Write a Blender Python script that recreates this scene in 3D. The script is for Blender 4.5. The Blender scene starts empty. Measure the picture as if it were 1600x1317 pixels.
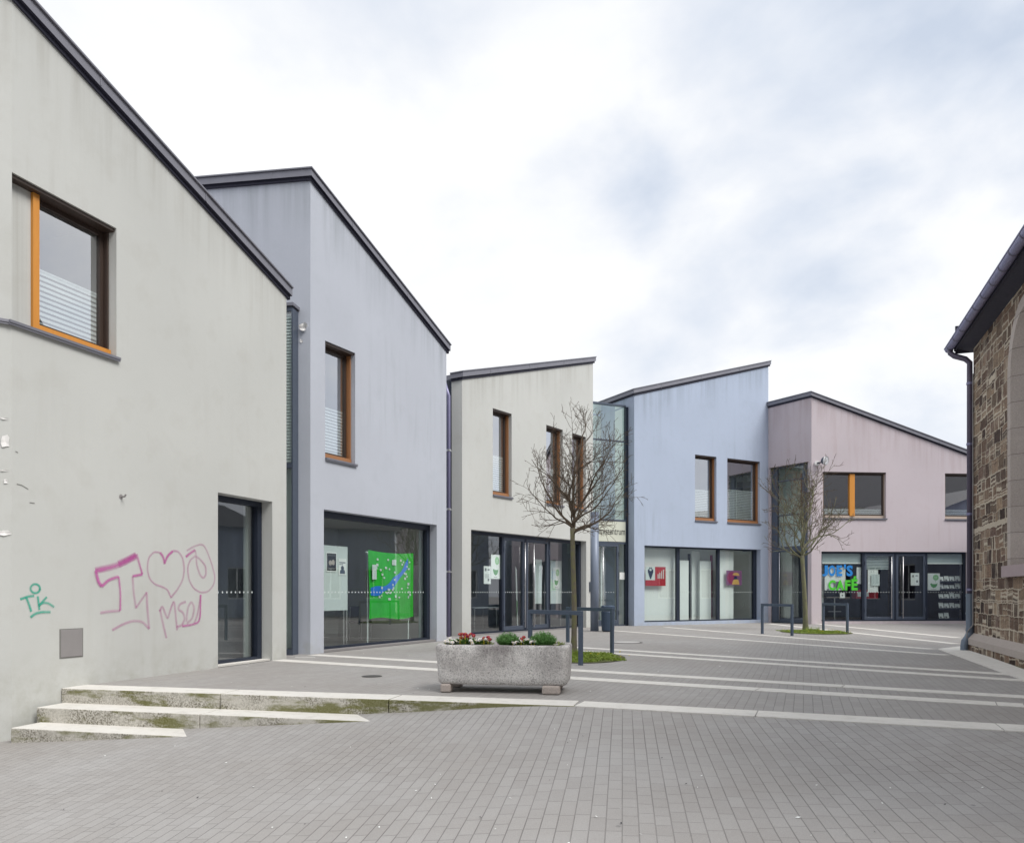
import bpy, bmesh, math, random
from mathutils import Vector, Matrix, noise
random.seed(7)
R = math.radians
scene = bpy.context.scene
C = scene.collection
EYE, HOR, FPX, CX = 1.25, 925.0, 1200.0, 800.0     # eye height above the plaza and the lens as read off the photo

# ------------------------------------------------------------------ helpers
def G(px, py, z=0.0):
    y = FPX*(EYE-z)/(py-HOR)
    return Vector(((px-CX)/FPX*y, y, z))

class MB:
    """collects geometry, links it as ONE mesh object"""
    def __init__(s): s.v=[]; s.f=[]; s.m=[]; s.uv=[]
    def face(s, pts, mi=0, uv=None):
        n=len(s.v); s.v += [Vector(p) for p in pts]; s.f.append(list(range(n,n+len(pts)))); s.m.append(mi)
        s.uv.append(uv if uv else [(0,0)]*len(pts))
    def hexa(s, c, mi=0):
        """8 corners: bottom 4 ccw, top 4 ccw"""
        for q in ((3,2,1,0),(4,5,6,7),(0,1,5,4),(1,2,6,5),(2,3,7,6),(3,0,4,7)):
            s.face([c[i] for i in q], mi, [(0,0),(1,0),(1,1),(0,1)])
    def box(s, a, b, mi=0):
        x0,y0,z0=a; x1,y1,z1=b
        s.hexa([(x0,y0,z0),(x1,y0,z0),(x1,y1,z0),(x0,y1,z0),(x0,y0,z1),(x1,y0,z1),(x1,y1,z1),(x0,y1,z1)], mi)
    def obox(s, o, ax, ay, az, mi=0):
        """box from corner o with edge vectors ax, ay, az"""
        o=Vector(o); ax=Vector(ax); ay=Vector(ay); az=Vector(az)
        s.hexa([o,o+ax,o+ax+ay,o+ay,o+az,o+ax+az,o+ax+ay+az,o+ay+az], mi)
    def tube(s, pts, rad, n=8, mi=0, cap=True):
        pts=[Vector(p) for p in pts]
        if not hasattr(rad,'__len__'): rad=[rad]*len(pts)
        rings=[]; up=None
        for i,p in enumerate(pts):
            d=(pts[min(i+1,len(pts)-1)]-pts[max(i-1,0)]).normalized()
            if up is None: up = Vector((0,0,1)) if abs(d.z)<.9 else Vector((1,0,0))
            a=d.cross(up)
            if a.length<1e-4: a=d.orthogonal()
            a.normalize(); b=a.cross(d).normalized(); up=b
            st=len(s.v)
            for k in range(n):
                t=2*math.pi*k/n; s.v.append(p+(a*math.cos(t)+b*math.sin(t))*rad[i])
            rings.append(st)
        for i in range(len(pts)-1):
            for k in range(n):
                k2=(k+1)%n
                s.f.append([rings[i]+k,rings[i]+k2,rings[i+1]+k2,rings[i+1]+k]); s.m.append(mi)
                s.uv.append([(k/n,i),((k+1)/n,i),((k+1)/n,i+1),(k/n,i+1)])
        if cap:
            for r,rev in ((rings[0],True),(rings[-1],False)):
                q=[r+k for k in range(n)]
                if rev: q.reverse()
                s.f.append(q); s.m.append(mi); s.uv.append([(0,0)]*n)
    def disc(s, c, r, n=24, nrm=(0,0,1), ry=None, mi=0, x=None, y=None):
        c=Vector(c); x=Vector(x or (1,0,0)); y=Vector(y or (0,1,0)); ry=ry or r
        s.face([c+x*r*math.cos(2*math.pi*k/n)+y*ry*math.sin(2*math.pi*k/n) for k in range(n)], mi)
    def build(s, name, mats, parent=None, smooth=False, bevel=0, weld=False):
        if not isinstance(mats,(list,tuple)): mats=[mats]
        lo=Vector([min(v[i] for v in s.v) for i in range(3)]); hi=Vector([max(v[i] for v in s.v) for i in range(3)])
        o3=(lo+hi)/2
        if parent is None: o3.z=lo.z
        me=bpy.data.meshes.new(name); me.from_pydata([v-o3 for v in s.v],[],s.f)
        for m in mats: me.materials.append(m)
        me.polygons.foreach_set('material_index', s.m)
        uvl=me.uv_layers.new(name='UVMap'); flat=[]
        for q in s.uv:
            for a in q: flat += [a[0],a[1]]
        uvl.data.foreach_set('uv', flat)
        if weld or bevel:
            bm=bmesh.new(); bm.from_mesh(me); bmesh.ops.remove_doubles(bm, verts=bm.verts, dist=1e-4)
            bmesh.ops.recalc_face_normals(bm, faces=bm.faces); bm.to_mesh(me); bm.free()
        if smooth: me.polygons.foreach_set('use_smooth',[True]*len(me.polygons))
        o=bpy.data.objects.new(name, me); C.objects.link(o)
        if bevel:
            bv=o.modifiers.new('bevel','BEVEL'); bv.width=bevel; bv.segments=2; bv.limit_method='ANGLE'; bv.angle_limit=R(40)
        if parent is not None:
            o.parent=parent; o.location=o3-wloc(parent)
        else: o.location=o3
        return o
def wloc(o):
    l=Vector(o.location)
    while o.parent: o=o.parent; l+=Vector(o.location)
    return l
def tag(o, label=None, cat=None, group=None, kind=None):
    if label: o['label']=label
    if cat: o['category']=cat
    if group: o['group']=group
    if kind: o['kind']=kind
    return o
def thing(name, loc, label, cat, group=None):
    o=bpy.data.objects.new(name,None); o.empty_display_size=.3; C.objects.link(o); o.location=loc
    return tag(o,label,cat,group)
def copy_tree(o, parent=None):
    c=o.copy(); C.objects.link(c)
    if parent: c.parent=parent
    for ch in list(o.children): copy_tree(ch,c)
    return c

# ------------------------------------------------------------------ materials
def new_mat(name):
    m=bpy.data.materials.new(name); m.use_nodes=True; nt=m.node_tree
    b=nt.nodes['Principled BSDF']; return m,nt,b
def N(nt, typ, **kw):
    n=nt.nodes.new(typ)
    for k,v in kw.items():
        if k=='inp':
            for i,x in v.items():
                if hasattr(x,'is_linked') or isinstance(x,bpy.types.NodeSocket): nt.links.new(x,n.inputs[i])
                else: n.inputs[i].default_value=x
        else: setattr(n,k,v)
    return n
def M_(nt, op, a, b=0.0, c=None):
    n=nt.nodes.new('ShaderNodeMath'); n.operation=op
    for i,x in enumerate((a,b) if c is None else (a,b,c)):
        if isinstance(x,bpy.types.NodeSocket): nt.links.new(x,n.inputs[i])
        else: n.inputs[i].default_value=x
    return n.outputs[0]
def mix(nt, fac, a, b, blend='MIX'):
    n=nt.nodes.new('ShaderNodeMix'); n.data_type='RGBA'; n.blend_type=blend
    for i,x in ((0,fac),(6,a),(7,b)):
        if isinstance(x,bpy.types.NodeSocket): nt.links.new(x,n.inputs[i])
        else: n.inputs[i].default_value = (x if i==0 else (*x,1) if len(x)==3 else x)
    return n.outputs[2]
def ramp(nt, fac, stops, interp='LINEAR'):
    n=nt.nodes.new('ShaderNodeValToRGB'); nt.links.new(fac,n.inputs[0]); cr=n.color_ramp; cr.interpolation=interp
    while len(cr.elements)<len(stops): cr.elements.new(.5)
    for e,(p,c) in zip(cr.elements,stops): e.position=p; e.color=(*c,1) if len(c)==3 else c
    return n.outputs[0]
def noise_(nt, vec, scale, detail=4, rough=.55, dist=0):
    n=N(nt,'ShaderNodeTexNoise',inp={'Scale':scale,'Detail':detail,'Roughness':rough,'Distortion':dist})
    if vec is not None: nt.links.new(vec,n.inputs['Vector'])
    return n.outputs[0]
def pos(nt): return N(nt,'ShaderNodeNewGeometry').outputs['Position']
def scaled(nt, vec, s, rot=(0,0,0), loc=(0,0,0)):
    n=nt.nodes.new('ShaderNodeMapping'); nt.links.new(vec,n.inputs[0])
    n.inputs['Scale'].default_value=s; n.inputs['Rotation'].default_value=rot; n.inputs['Location'].default_value=loc
    return n.outputs[0]
def bump(nt, h, strength, dist, b):
    n=N(nt,'ShaderNodeBump',inp={'Strength':strength,'Distance':dist,'Height':h}); nt.links.new(n.outputs[0],b.inputs['Normal'])

def plain(name, col, rough=.5, metal=0, var=.08, vs=6.0, bmp=0.0, spec=.5):
    """paint or metal with slight procedural unevenness"""
    m,nt,b=new_mat(name); p=pos(nt)
    n=noise_(nt,p,vs,5)
    c=mix(nt,n,[x*(1-var) for x in col],[min(1,x*(1+var)) for x in col])
    nt.links.new(c,b.inputs['Base Color'])
    r=M_(nt,'MULTIPLY_ADD',noise_(nt,p,vs*3,3),.25,rough-.12); nt.links.new(r,b.inputs['Roughness'])
    b.inputs['Metallic'].default_value=metal; b.inputs['Specular IOR Level'].default_value=spec
    if bmp: bump(nt,noise_(nt,p,vs*8,4),bmp,.01,b)
    return m

def cells(nt, U, V, rowh, wmin, wvar, mortar, soft=0.0):
    """rows of stones with random offset and length per row; returns (joint mask, random per stone, random2)"""
    vr=M_(nt,'DIVIDE',V,rowh); row=M_(nt,'FLOOR',vr); fv=M_(nt,'SUBTRACT',vr,row)
    w1=N(nt,'ShaderNodeTexWhiteNoise',noise_dimensions='1D',inp={'W':row}).outputs[0]
    w2=N(nt,'ShaderNodeTexWhiteNoise',noise_dimensions='1D',inp={'W':M_(nt,'ADD',row,91.7)}).outputs[0]
    wid=M_(nt,'MULTIPLY_ADD',w2,wvar,wmin)
    ur=M_(nt,'DIVIDE',M_(nt,'ADD',U,M_(nt,'MULTIPLY',w1,7.3)),wid); col=M_(nt,'FLOOR',ur); fu=M_(nt,'SUBTRACT',ur,col)
    du=M_(nt,'MULTIPLY',M_(nt,'SUBTRACT',.5,M_(nt,'ABSOLUTE',M_(nt,'SUBTRACT',fu,.5))),wid)
    dv=M_(nt,'MULTIPLY',M_(nt,'SUBTRACT',.5,M_(nt,'ABSOLUTE',M_(nt,'SUBTRACT',fv,.5))),rowh)
    d=M_(nt,'MINIMUM',M_(nt,'ADD',du,mortar*soft),dv)
    cv=N(nt,'ShaderNodeCombineXYZ',inp={0:row,1:col}).outputs[0]
    rn=N(nt,'ShaderNodeTexWhiteNoise',noise_dimensions='2D',inp={'Vector':cv})
    ss=N(nt,'ShaderNodeMapRange',interpolation_type='SMOOTHSTEP',inp={0:d,1:mortar*.4,2:mortar*1.4,3:1.0,4:0.0}).outputs[0]
    return ss, rn.outputs[0], d

def paver_mat(name, yaw, c1, c2, joint):
    m,nt,b=new_mat(name); p=pos(nt)
    q=scaled(nt,p,(1,1,1),(0,0,yaw)); sx=N(nt,'ShaderNodeSeparateXYZ',inp={0:q})
    jit=noise_(nt,p,1.3,2)
    U=M_(nt,'ADD',sx.outputs[1],0.0); V=M_(nt,'MULTIPLY_ADD',jit,.006,sx.outputs[0])
    j,rn,d=cells(nt,U,V,.1,.17,.12,.0036,.15)
    big=noise_(nt,p,.45,5,.6); fine=noise_(nt,p,160,3,.7); mid=noise_(nt,p,9,4)
    c=mix(nt,rn,c1,c2)
    c=mix(nt,ramp(nt,big,[(.35,(0,0,0)),(.68,(1,1,1))]),mix(nt,.40,c,(.25,.215,.185)),c)
    c=mix(nt,M_(nt,'MULTIPLY',mid,.35),c,(.39,.385,.38))
    c=mix(nt,.5,c,ramp(nt,fine,[(.3,(.35,.35,.35)),(.7,(.65,.65,.65))]),'OVERLAY')
    wear=ramp(nt,noise_(nt,p,.8,3),[(.3,(.25,.25,.25)),(.65,(.62,.62,.62))])
    c=mix(nt,M_(nt,'MULTIPLY',j,wear),c,joint)
    sp=N(nt,'ShaderNodeTexVoronoi',inp={'Scale':1.6}); nt.links.new(scaled(nt,p,(1,1,1)),sp.inputs['Vector'])
    # old chewing-gum spots
    c=mix(nt,ramp(nt,sp.outputs['Distance'],[(.022,(.45,.45,.45)),(.034,(0,0,0))]),c,(.12,.12,.12))
    nt.links.new(c,b.inputs['Base Color']); b.inputs['Roughness'].default_value=.82; b.inputs['Specular IOR Level'].default_value=.3
    h=M_(nt,'ADD',M_(nt,'MULTIPLY',M_(nt,'SUBTRACT',1.0,j),1.0),M_(nt,'ADD',M_(nt,'MULTIPLY',fine,.15),M_(nt,'MULTIPLY',rn,.25)))
    bump(nt,h,.55,.006,b); return m

def render_mat(name, col, dirt, seed, streak=.5, patch=None):
    """painted render: soft patches, run-off streaks below the roof, fine grain"""
    m,nt,b=new_mat(name)
    uv=N(nt,'ShaderNodeUVMap').outputs[0]; p=pos(nt)
    mp=scaled(nt,p,(1,1,1),(0,0,0),(seed,seed*2,seed))
    big=noise_(nt,mp,.55,4,.5); blot=noise_(nt,mp,2.2,5,.6)
    st=noise_(nt,scaled(nt,uv,(5.5,.35,1),(0,0,0),(seed,0,0)),1.0,5,.6)
    stm=noise_(nt,scaled(nt,uv,(.5,.3,1),(0,0,0),(seed*3,seed,0)),1.0,2)
    c=mix(nt,ramp(nt,big,[(.3,(0,0,0)),(.7,(1,1,1))]),[x*.955 for x in col],[min(1,x*1.03) for x in col])
    c=mix(nt,M_(nt,'MULTIPLY',ramp(nt,blot,[(.52,(0,0,0)),(.75,(1,1,1))]),.22),c,dirt)
    sm=M_(nt,'MULTIPLY',ramp(nt,st,[(.5,(0,0,0)),(.72,(1,1,1))]),ramp(nt,stm,[(.45,(0,0,0)),(.65,(1,1,1))]))
    c=mix(nt,M_(nt,'MULTIPLY',sm,streak),c,dirt)
    bl=N(nt,'ShaderNodeAttribute',attribute_name='below_roof').outputs['Fac']      # run-off marks under the roof edge
    s2=noise_(nt,scaled(nt,uv,(4.2,.16,1),(0,0,0),(seed*5,0,0)),1.0,6,.62); reach=M_(nt,'MULTIPLY_ADD',noise_(nt,scaled(nt,uv,(.9,.001,1),(0,0,0),(seed,0,0)),1.0,3),2.6,.1)
    ro=M_(nt,'MULTIPLY',N(nt,'ShaderNodeMapRange',interpolation_type='SMOOTHSTEP',inp={0:M_(nt,'DIVIDE',bl,reach),1:0.0,2:1.0,3:1.0,4:0.0}).outputs[0],ramp(nt,s2,[(.44,(0,0,0)),(.70,(1,1,1))]))
    c=mix(nt,M_(nt,'MULTIPLY',ro,min(1,.35+streak*.6)),c,[x*.88 for x in dirt])
    sz=N(nt,'ShaderNodeSeparateXYZ',inp={0:p}).outputs[2]
    sp=M_(nt,'MULTIPLY',N(nt,'ShaderNodeMapRange',inp={0:sz,1:0.0,2:.55,3:1.0,4:0.0}).outputs[0],ramp(nt,noise_(nt,mp,4.5,5,.65),[(.4,(0,0,0)),(.7,(1,1,1))]))
    c=mix(nt,M_(nt,'MULTIPLY',sp,.4),c,(.33,.33,.27))        # splash-back dirt at the foot
    g=noise_(nt,p,260,3,.7); c=mix(nt,.12,c,ramp(nt,g,[(.3,(.2,.2,.2)),(.7,(.8,.8,.8))]),'OVERLAY')
    nt.links.new(c,b.inputs['Base Color']); b.inputs['Roughness'].default_value=.9; b.inputs['Specular IOR Level'].default_value=.2
    bump(nt,M_(nt,'ADD',M_(nt,'MULTIPLY',g,.4),M_(nt,'MULTIPLY',noise_(nt,mp,7,3),1.2)),.25,.006,b)
    return m

def glass_mat(name, tint, gain=1.5):
    m=bpy.data.materials.new(name); m.use_nodes=True; nt=m.node_tree; nt.nodes.clear()
    p=pos(nt)
    tr=N(nt,'ShaderNodeBsdfTransparent'); tr.inputs[0].default_value=(*tint,1)
    gl=N(nt,'ShaderNodeBsdfGlossy'); gl.inputs['Roughness'].default_value=0.0; gl.inputs[0].default_value=(.96,.97,1,1)
    bp=N(nt,'ShaderNodeBump',inp={'Strength':.06,'Distance':.02,'Height':noise_(nt,p,.9,1)}); nt.links.new(bp.outputs[0],gl.inputs['Normal'])
    ge=N(nt,'ShaderNodeNewGeometry'); dt=N(nt,'ShaderNodeVectorMath',operation='DOT_PRODUCT',inp={0:ge.outputs['True Normal'],1:ge.outputs['Incoming']}).outputs['Value']
    fr=M_(nt,'MULTIPLY_ADD',M_(nt,'POWER',M_(nt,'SUBTRACT',1.0,M_(nt,'ABSOLUTE',dt)),5.0),.96,.04)      # same on both sides of the thin pane
    f=M_(nt,'MINIMUM',M_(nt,'MULTIPLY',fr,gain),1.0)
    mx=N(nt,'ShaderNodeMixShader'); nt.links.new(f,mx.inputs[0]); nt.links.new(tr.outputs[0],mx.inputs[1]); nt.links.new(gl.outputs[0],mx.inputs[2])
    o=N(nt,'ShaderNodeOutputMaterial'); nt.links.new(mx.outputs[0],o.inputs[0]); return m

def spray_mat(name, col, alpha=.9):
    """spray paint: soft edges across the stroke (UV v from -1 to 1), uneven cover along it"""
    m=bpy.data.materials.new(name); m.use_nodes=True; nt=m.node_tree; b=nt.nodes['Principled BSDF']
    uv=N(nt,'ShaderNodeUVMap').outputs[0]; s=N(nt,'ShaderNodeSeparateXYZ',inp={0:uv})
    a=M_(nt,'SUBTRACT',1.0,M_(nt,'POWER',M_(nt,'ABSOLUTE',s.outputs[1]),1.6))
    n=noise_(nt,pos(nt),3.0,2); n2=noise_(nt,pos(nt),90,3)
    a=M_(nt,'MULTIPLY',a,M_(nt,'MULTIPLY_ADD',n,.9,.25)); a=M_(nt,'MULTIPLY',a,M_(nt,'MULTIPLY_ADD',n2,.6,.7))
    a=M_(nt,'MINIMUM',M_(nt,'MULTIPLY',a,alpha),1.0)
    nt.links.new(a,b.inputs['Alpha']); b.inputs['Base Color'].default_value=(*col,1); b.inputs['Roughness'].default_value=.75
    return m

def stone_wall_mat():
    m,nt,b=new_mat('rubble_masonry'); uv=N(nt,'ShaderNodeUVMap').outputs[0]
    d1=N(nt,'ShaderNodeTexNoise',inp={'Scale':2.4,'Detail':3.0}); nt.links.new(uv,d1.inputs['Vector'])
    d2=N(nt,'ShaderNodeTexNoise',inp={'Scale':9.0,'Detail':3.0}); nt.links.new(uv,d2.inputs['Vector'])
    s=N(nt,'ShaderNodeSeparateXYZ',inp={0:uv}); a=N(nt,'ShaderNodeSeparateColor',inp={0:d1.outputs['Color']}); a2=N(nt,'ShaderNodeSeparateColor',inp={0:d2.outputs['Color']})
    U=M_(nt,'ADD',M_(nt,'MULTIPLY_ADD',a.outputs[0],.10,s.outputs[0]),M_(nt,'MULTIPLY',a2.outputs[0],.08))
    V=M_(nt,'ADD',M_(nt,'MULTIPLY_ADD',a.outputs[1],.10,s.outputs[1]),M_(nt,'MULTIPLY',a2.outputs[1],.055))
    # uneven courses; some stones are split into two thinner ones
    V=M_(nt,'MULTIPLY_ADD',N(nt,'ShaderNodeTexNoise',noise_dimensions='1D',inp={'W':M_(nt,'MULTIPLY',V,1.9),'Detail':1.0}).outputs[0],.22,V)
    rowh=.25; vr=M_(nt,'DIVIDE',V,rowh); row=M_(nt,'FLOOR',vr); fv=M_(nt,'SUBTRACT',vr,row)
    wn=lambda w: N(nt,'ShaderNodeTexWhiteNoise',noise_dimensions='1D',inp={'W':w}).outputs[0]
    wid=M_(nt,'MULTIPLY_ADD',wn(M_(nt,'ADD',row,91.7)),.30,.29)
    ur=M_(nt,'DIVIDE',M_(nt,'ADD',U,M_(nt,'MULTIPLY',wn(row),7.3)),wid); ur=M_(nt,'MULTIPLY_ADD',N(nt,'ShaderNodeTexNoise',noise_dimensions='2D',inp={'Vector':N(nt,'ShaderNodeCombineXYZ',inp={0:M_(nt,'MULTIPLY',ur,.9),1:M_(nt,'MULTIPLY',row,5.3)}).outputs[0],'Detail':0.0}).outputs[0],.8,ur)
    col=M_(nt,'FLOOR',ur); fu=M_(nt,'SUBTRACT',ur,col)
    sp=N(nt,'ShaderNodeTexWhiteNoise',noise_dimensions='2D',inp={'Vector':N(nt,'ShaderNodeCombineXYZ',inp={0:row,1:col}).outputs[0]}); sc=N(nt,'ShaderNodeSeparateColor',inp={0:sp.outputs[1]})
    split=M_(nt,'GREATER_THAN',sc.outputs[0],.52); cut=M_(nt,'MULTIPLY_ADD',sc.outputs[1],.3,.35); upper=M_(nt,'MULTIPLY',split,M_(nt,'GREATER_THAN',fv,cut))
    du=M_(nt,'MULTIPLY',M_(nt,'SUBTRACT',.5,M_(nt,'ABSOLUTE',M_(nt,'SUBTRACT',fu,.5))),wid)
    dv=M_(nt,'MULTIPLY',M_(nt,'SUBTRACT',.5,M_(nt,'ABSOLUTE',M_(nt,'SUBTRACT',fv,.5))),rowh)
    dc=M_(nt,'ADD',M_(nt,'MULTIPLY',M_(nt,'ABSOLUTE',M_(nt,'SUBTRACT',fv,cut)),rowh),M_(nt,'MULTIPLY',M_(nt,'SUBTRACT',1.0,split),9.0))
    dvv=M_(nt,'MINIMUM',dv,dc); d=M_(nt,'SMOOTH_MIN',M_(nt,'MULTIPLY',du,.75),dvv,.05)
    d=M_(nt,'MULTIPLY_ADD',N(nt,'ShaderNodeTexNoise',inp={'Vector':uv,'Scale':11.0,'Detail':4.0}).outputs[0],.022,M_(nt,'SUBTRACT',d,.011))
    rn=N(nt,'ShaderNodeTexWhiteNoise',noise_dimensions='3D',inp={'Vector':N(nt,'ShaderNodeCombineXYZ',inp={0:row,1:col,2:upper}).outputs[0]}).outputs[0]
    j=N(nt,'ShaderNodeMapRange',interpolation_type='SMOOTHSTEP',inp={0:d,1:.006,2:.025,3:1.0,4:0.0}).outputs[0]
    fine=noise_(nt,uv,38,5,.65); mid=noise_(nt,uv,5,4)
    stone=ramp(nt,rn,[(0,(.05,.036,.033)),(.25,(.13,.088,.07)),(.45,(.25,.175,.13)),(.6,(.075,.054,.048)),(.8,(.31,.235,.17)),(1,(.15,.10,.085))])
    stone=mix(nt,.75,stone,ramp(nt,fine,[(.25,(.18,.18,.18)),(.75,(.85,.85,.85))]),'OVERLAY'); stone=mix(nt,.6,stone,ramp(nt,noise_(nt,uv,9,5,.65),[(.3,(.25,.24,.23)),(.7,(.78,.74,.68))]),'OVERLAY')
    mort=mix(nt,fine,(.42,.355,.275),(.66,.58,.47))
    c=mix(nt,j,stone,mort)
    sm=ramp(nt,noise_(nt,uv,1.6,4,.6),[(.5,(0,0,0)),(.72,(1,1,1))])       # places where the pointing is smeared over the stones
    c=mix(nt,M_(nt,'MULTIPLY',sm,.42),c,mort)
    nt.links.new(c,b.inputs['Base Color']); b.inputs['Roughness'].default_value=.92; b.inputs['Specular IOR Level'].default_value=.2
    bump(nt,M_(nt,'ADD',M_(nt,'MULTIPLY',M_(nt,'MINIMUM',d,.05),14.0),M_(nt,'MULTIPLY',fine,.45)),.9,.03,b); return m

def trough_mat():
    m,nt,b=new_mat('weathered_trough_stone'); p=pos(nt)
    v=N(nt,'ShaderNodeTexVoronoi',feature='F1',inp={'Scale':46.0,'Randomness':1.0}); nt.links.new(p,v.inputs['Vector'])
    n1=noise_(nt,p,58,7,.78); n2=noise_(nt,scaled(nt,p,(1,1,.7)),3.6,6,.66); n3=noise_(nt,p,130,4,.7)
    big=ramp(nt,n2,[(.35,(0,0,0)),(.62,(1,1,1))])
    sz=N(nt,'ShaderNodeSeparateXYZ',inp={0:p}).outputs[2]; big=M_(nt,'MULTIPLY',big,N(nt,'ShaderNodeMapRange',inp={0:sz,1:.15,2:.55,3:.25,4:1.0}).outputs[0]); base=mix(nt,big,(.88,.86,.84),(.34,.315,.315))
    c=mix(nt,ramp(nt,n1,[(.36,(.75,.75,.75)),(.51,(0,0,0))]),base,(.075,.07,.075))
    c=mix(nt,ramp(nt,n3,[(.57,(0,0,0)),(.66,(1,1,1))]),c,(.72,.70,.68))
    c=mix(nt,ramp(nt,v.outputs['Distance'],[(.08,(.8,.8,.8)),(.2,(0,0,0))]),c,(.09,.085,.09))
    nt.links.new(c,b.inputs['Base Color']); b.inputs['Roughness'].default_value=.95; b.inputs['Specular IOR Level'].default_value=.15
    bump(nt,M_(nt,'ADD',n1,M_(nt,'MULTIPLY',n3,.5)),.9,.02,b); return m

def pale_stone(name, moss):
    m,nt,b=new_mat(name); p=pos(nt)
    n1=noise_(nt,p,48,6,.72); n2=noise_(nt,p,2.1,4); n3=noise_(nt,p,8,5,.65); fine=noise_(nt,p,150,3)
    c=mix(nt,n2,(.68,.66,.62),(.82,.80,.76)); c=mix(nt,M_(nt,'MULTIPLY',n3,.34),c,(.57,.54,.49)); c=mix(nt,M_(nt,'MULTIPLY',ramp(nt,noise_(nt,p,5.5,6,.7),[(.5,(0,0,0)),(.7,(1,1,1))]),.35),c,(.40,.375,.34))
    if moss:
        pt=ramp(nt,noise_(nt,scaled(nt,p,(1,1,1.5)),2.3,4,.6),[(.38,(.12,.12,.12)),(.60,(.95,.95,.95))]); c=mix(nt,.35,c,(.36,.33,.25)); c=mix(nt,M_(nt,'MULTIPLY',ramp(nt,n1,[(.44,(.9,.9,.9)),(.55,(0,0,0))]),pt),c,(.12,.105,.075))
        sz=N(nt,'ShaderNodeSeparateXYZ',inp={0:p})
        mo=M_(nt,'ADD',noise_(nt,scaled(nt,p,(1.0,1.0,3.5)),1.8,5,.65),M_(nt,'MULTIPLY_ADD',sz.outputs[0],.030,.125))
        c=mix(nt,M_(nt,'MULTIPLY',ramp(nt,mo,[(.47,(0,0,0)),(.60,(1,1,1))]),.85),c,mix(nt,n1,(.085,.095,.020),(.20,.19,.05)))
    c=mix(nt,.25,c,ramp(nt,fine,[(.3,(.3,.3,.3)),(.7,(.7,.7,.7))]),'OVERLAY')
    nt.links.new(c,b.inputs['Base Color']); b.inputs['Roughness'].default_value=.85; b.inputs['Specular IOR Level'].default_value=.25
    bump(nt,M_(nt,'ADD',n1,fine),.3 if moss else .12,.006,b); return m

def leaf_mat(name, c1, c2):
    m,nt,b=new_mat(name); c=mix(nt,noise_(nt,pos(nt),30,2),c1,c2); nt.links.new(c,b.inputs['Base Color']); b.inputs['Roughness'].default_value=.6
    b.inputs['Subsurface Weight'].default_value=0; return m
def bark_mat(name, c1, c2, moss=None):
    m,nt,b=new_mat(name); p=pos(nt); n=noise_(nt,scaled(nt,p,(22,22,5)),1.0,5,.7)
    c=mix(nt,n,c1,c2)
    if moss: c=mix(nt,ramp(nt,noise_(nt,p,9,4),[(.42,(0,0,0)),(.62,(.8,.8,.8))]),c,moss)
    nt.links.new(c,b.inputs['Base Color']); b.inputs['Roughness'].default_value=.9
    bump(nt,n,.6,.01,b); return m
def wood_mat(name, c1, c2):
    m,nt,b=new_mat(name); p=pos(nt); n=noise_(nt,scaled(nt,p,(30,30,2.2)),1.0,4,.6,.6)
    nt.links.new(mix(nt,n,c1,c2),b.inputs['Base Color']); b.inputs['Roughness'].default_value=.45; return m

def ashlar_mat(name, c1, c2):
    """dressed stone with bed joints and weather marks"""
    m,nt,b=new_mat(name); p=pos(nt); n=noise_(nt,p,3.0,6,.65); f=noise_(nt,p,60,4,.7)
    c=mix(nt,n,c1,c2); z=N(nt,'ShaderNodeSeparateXYZ',inp={0:p}).outputs[2]
    k=M_(nt,'FRACT',M_(nt,'DIVIDE',z,.46)); row=M_(nt,'FLOOR',M_(nt,'DIVIDE',z,.46)); w=N(nt,'ShaderNodeTexWhiteNoise',noise_dimensions='1D',inp={'W':row}).outputs[0]
    c=mix(nt,M_(nt,'MULTIPLY',w,.35),c,[x*.7 for x in c1]); j=M_(nt,'LESS_THAN',k,.022); c=mix(nt,j,c,(.20,.175,.155))
    c=mix(nt,.5,c,ramp(nt,f,[(.3,(.3,.3,.3)),(.7,(.72,.72,.72))]),'OVERLAY'); nt.links.new(c,b.inputs['Base Color']); b.inputs['Roughness'].default_value=.92
    bump(nt,M_(nt,'ADD',f,M_(nt,'MULTIPLY',j,-1.5)),.5,.008,b); return m
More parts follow.
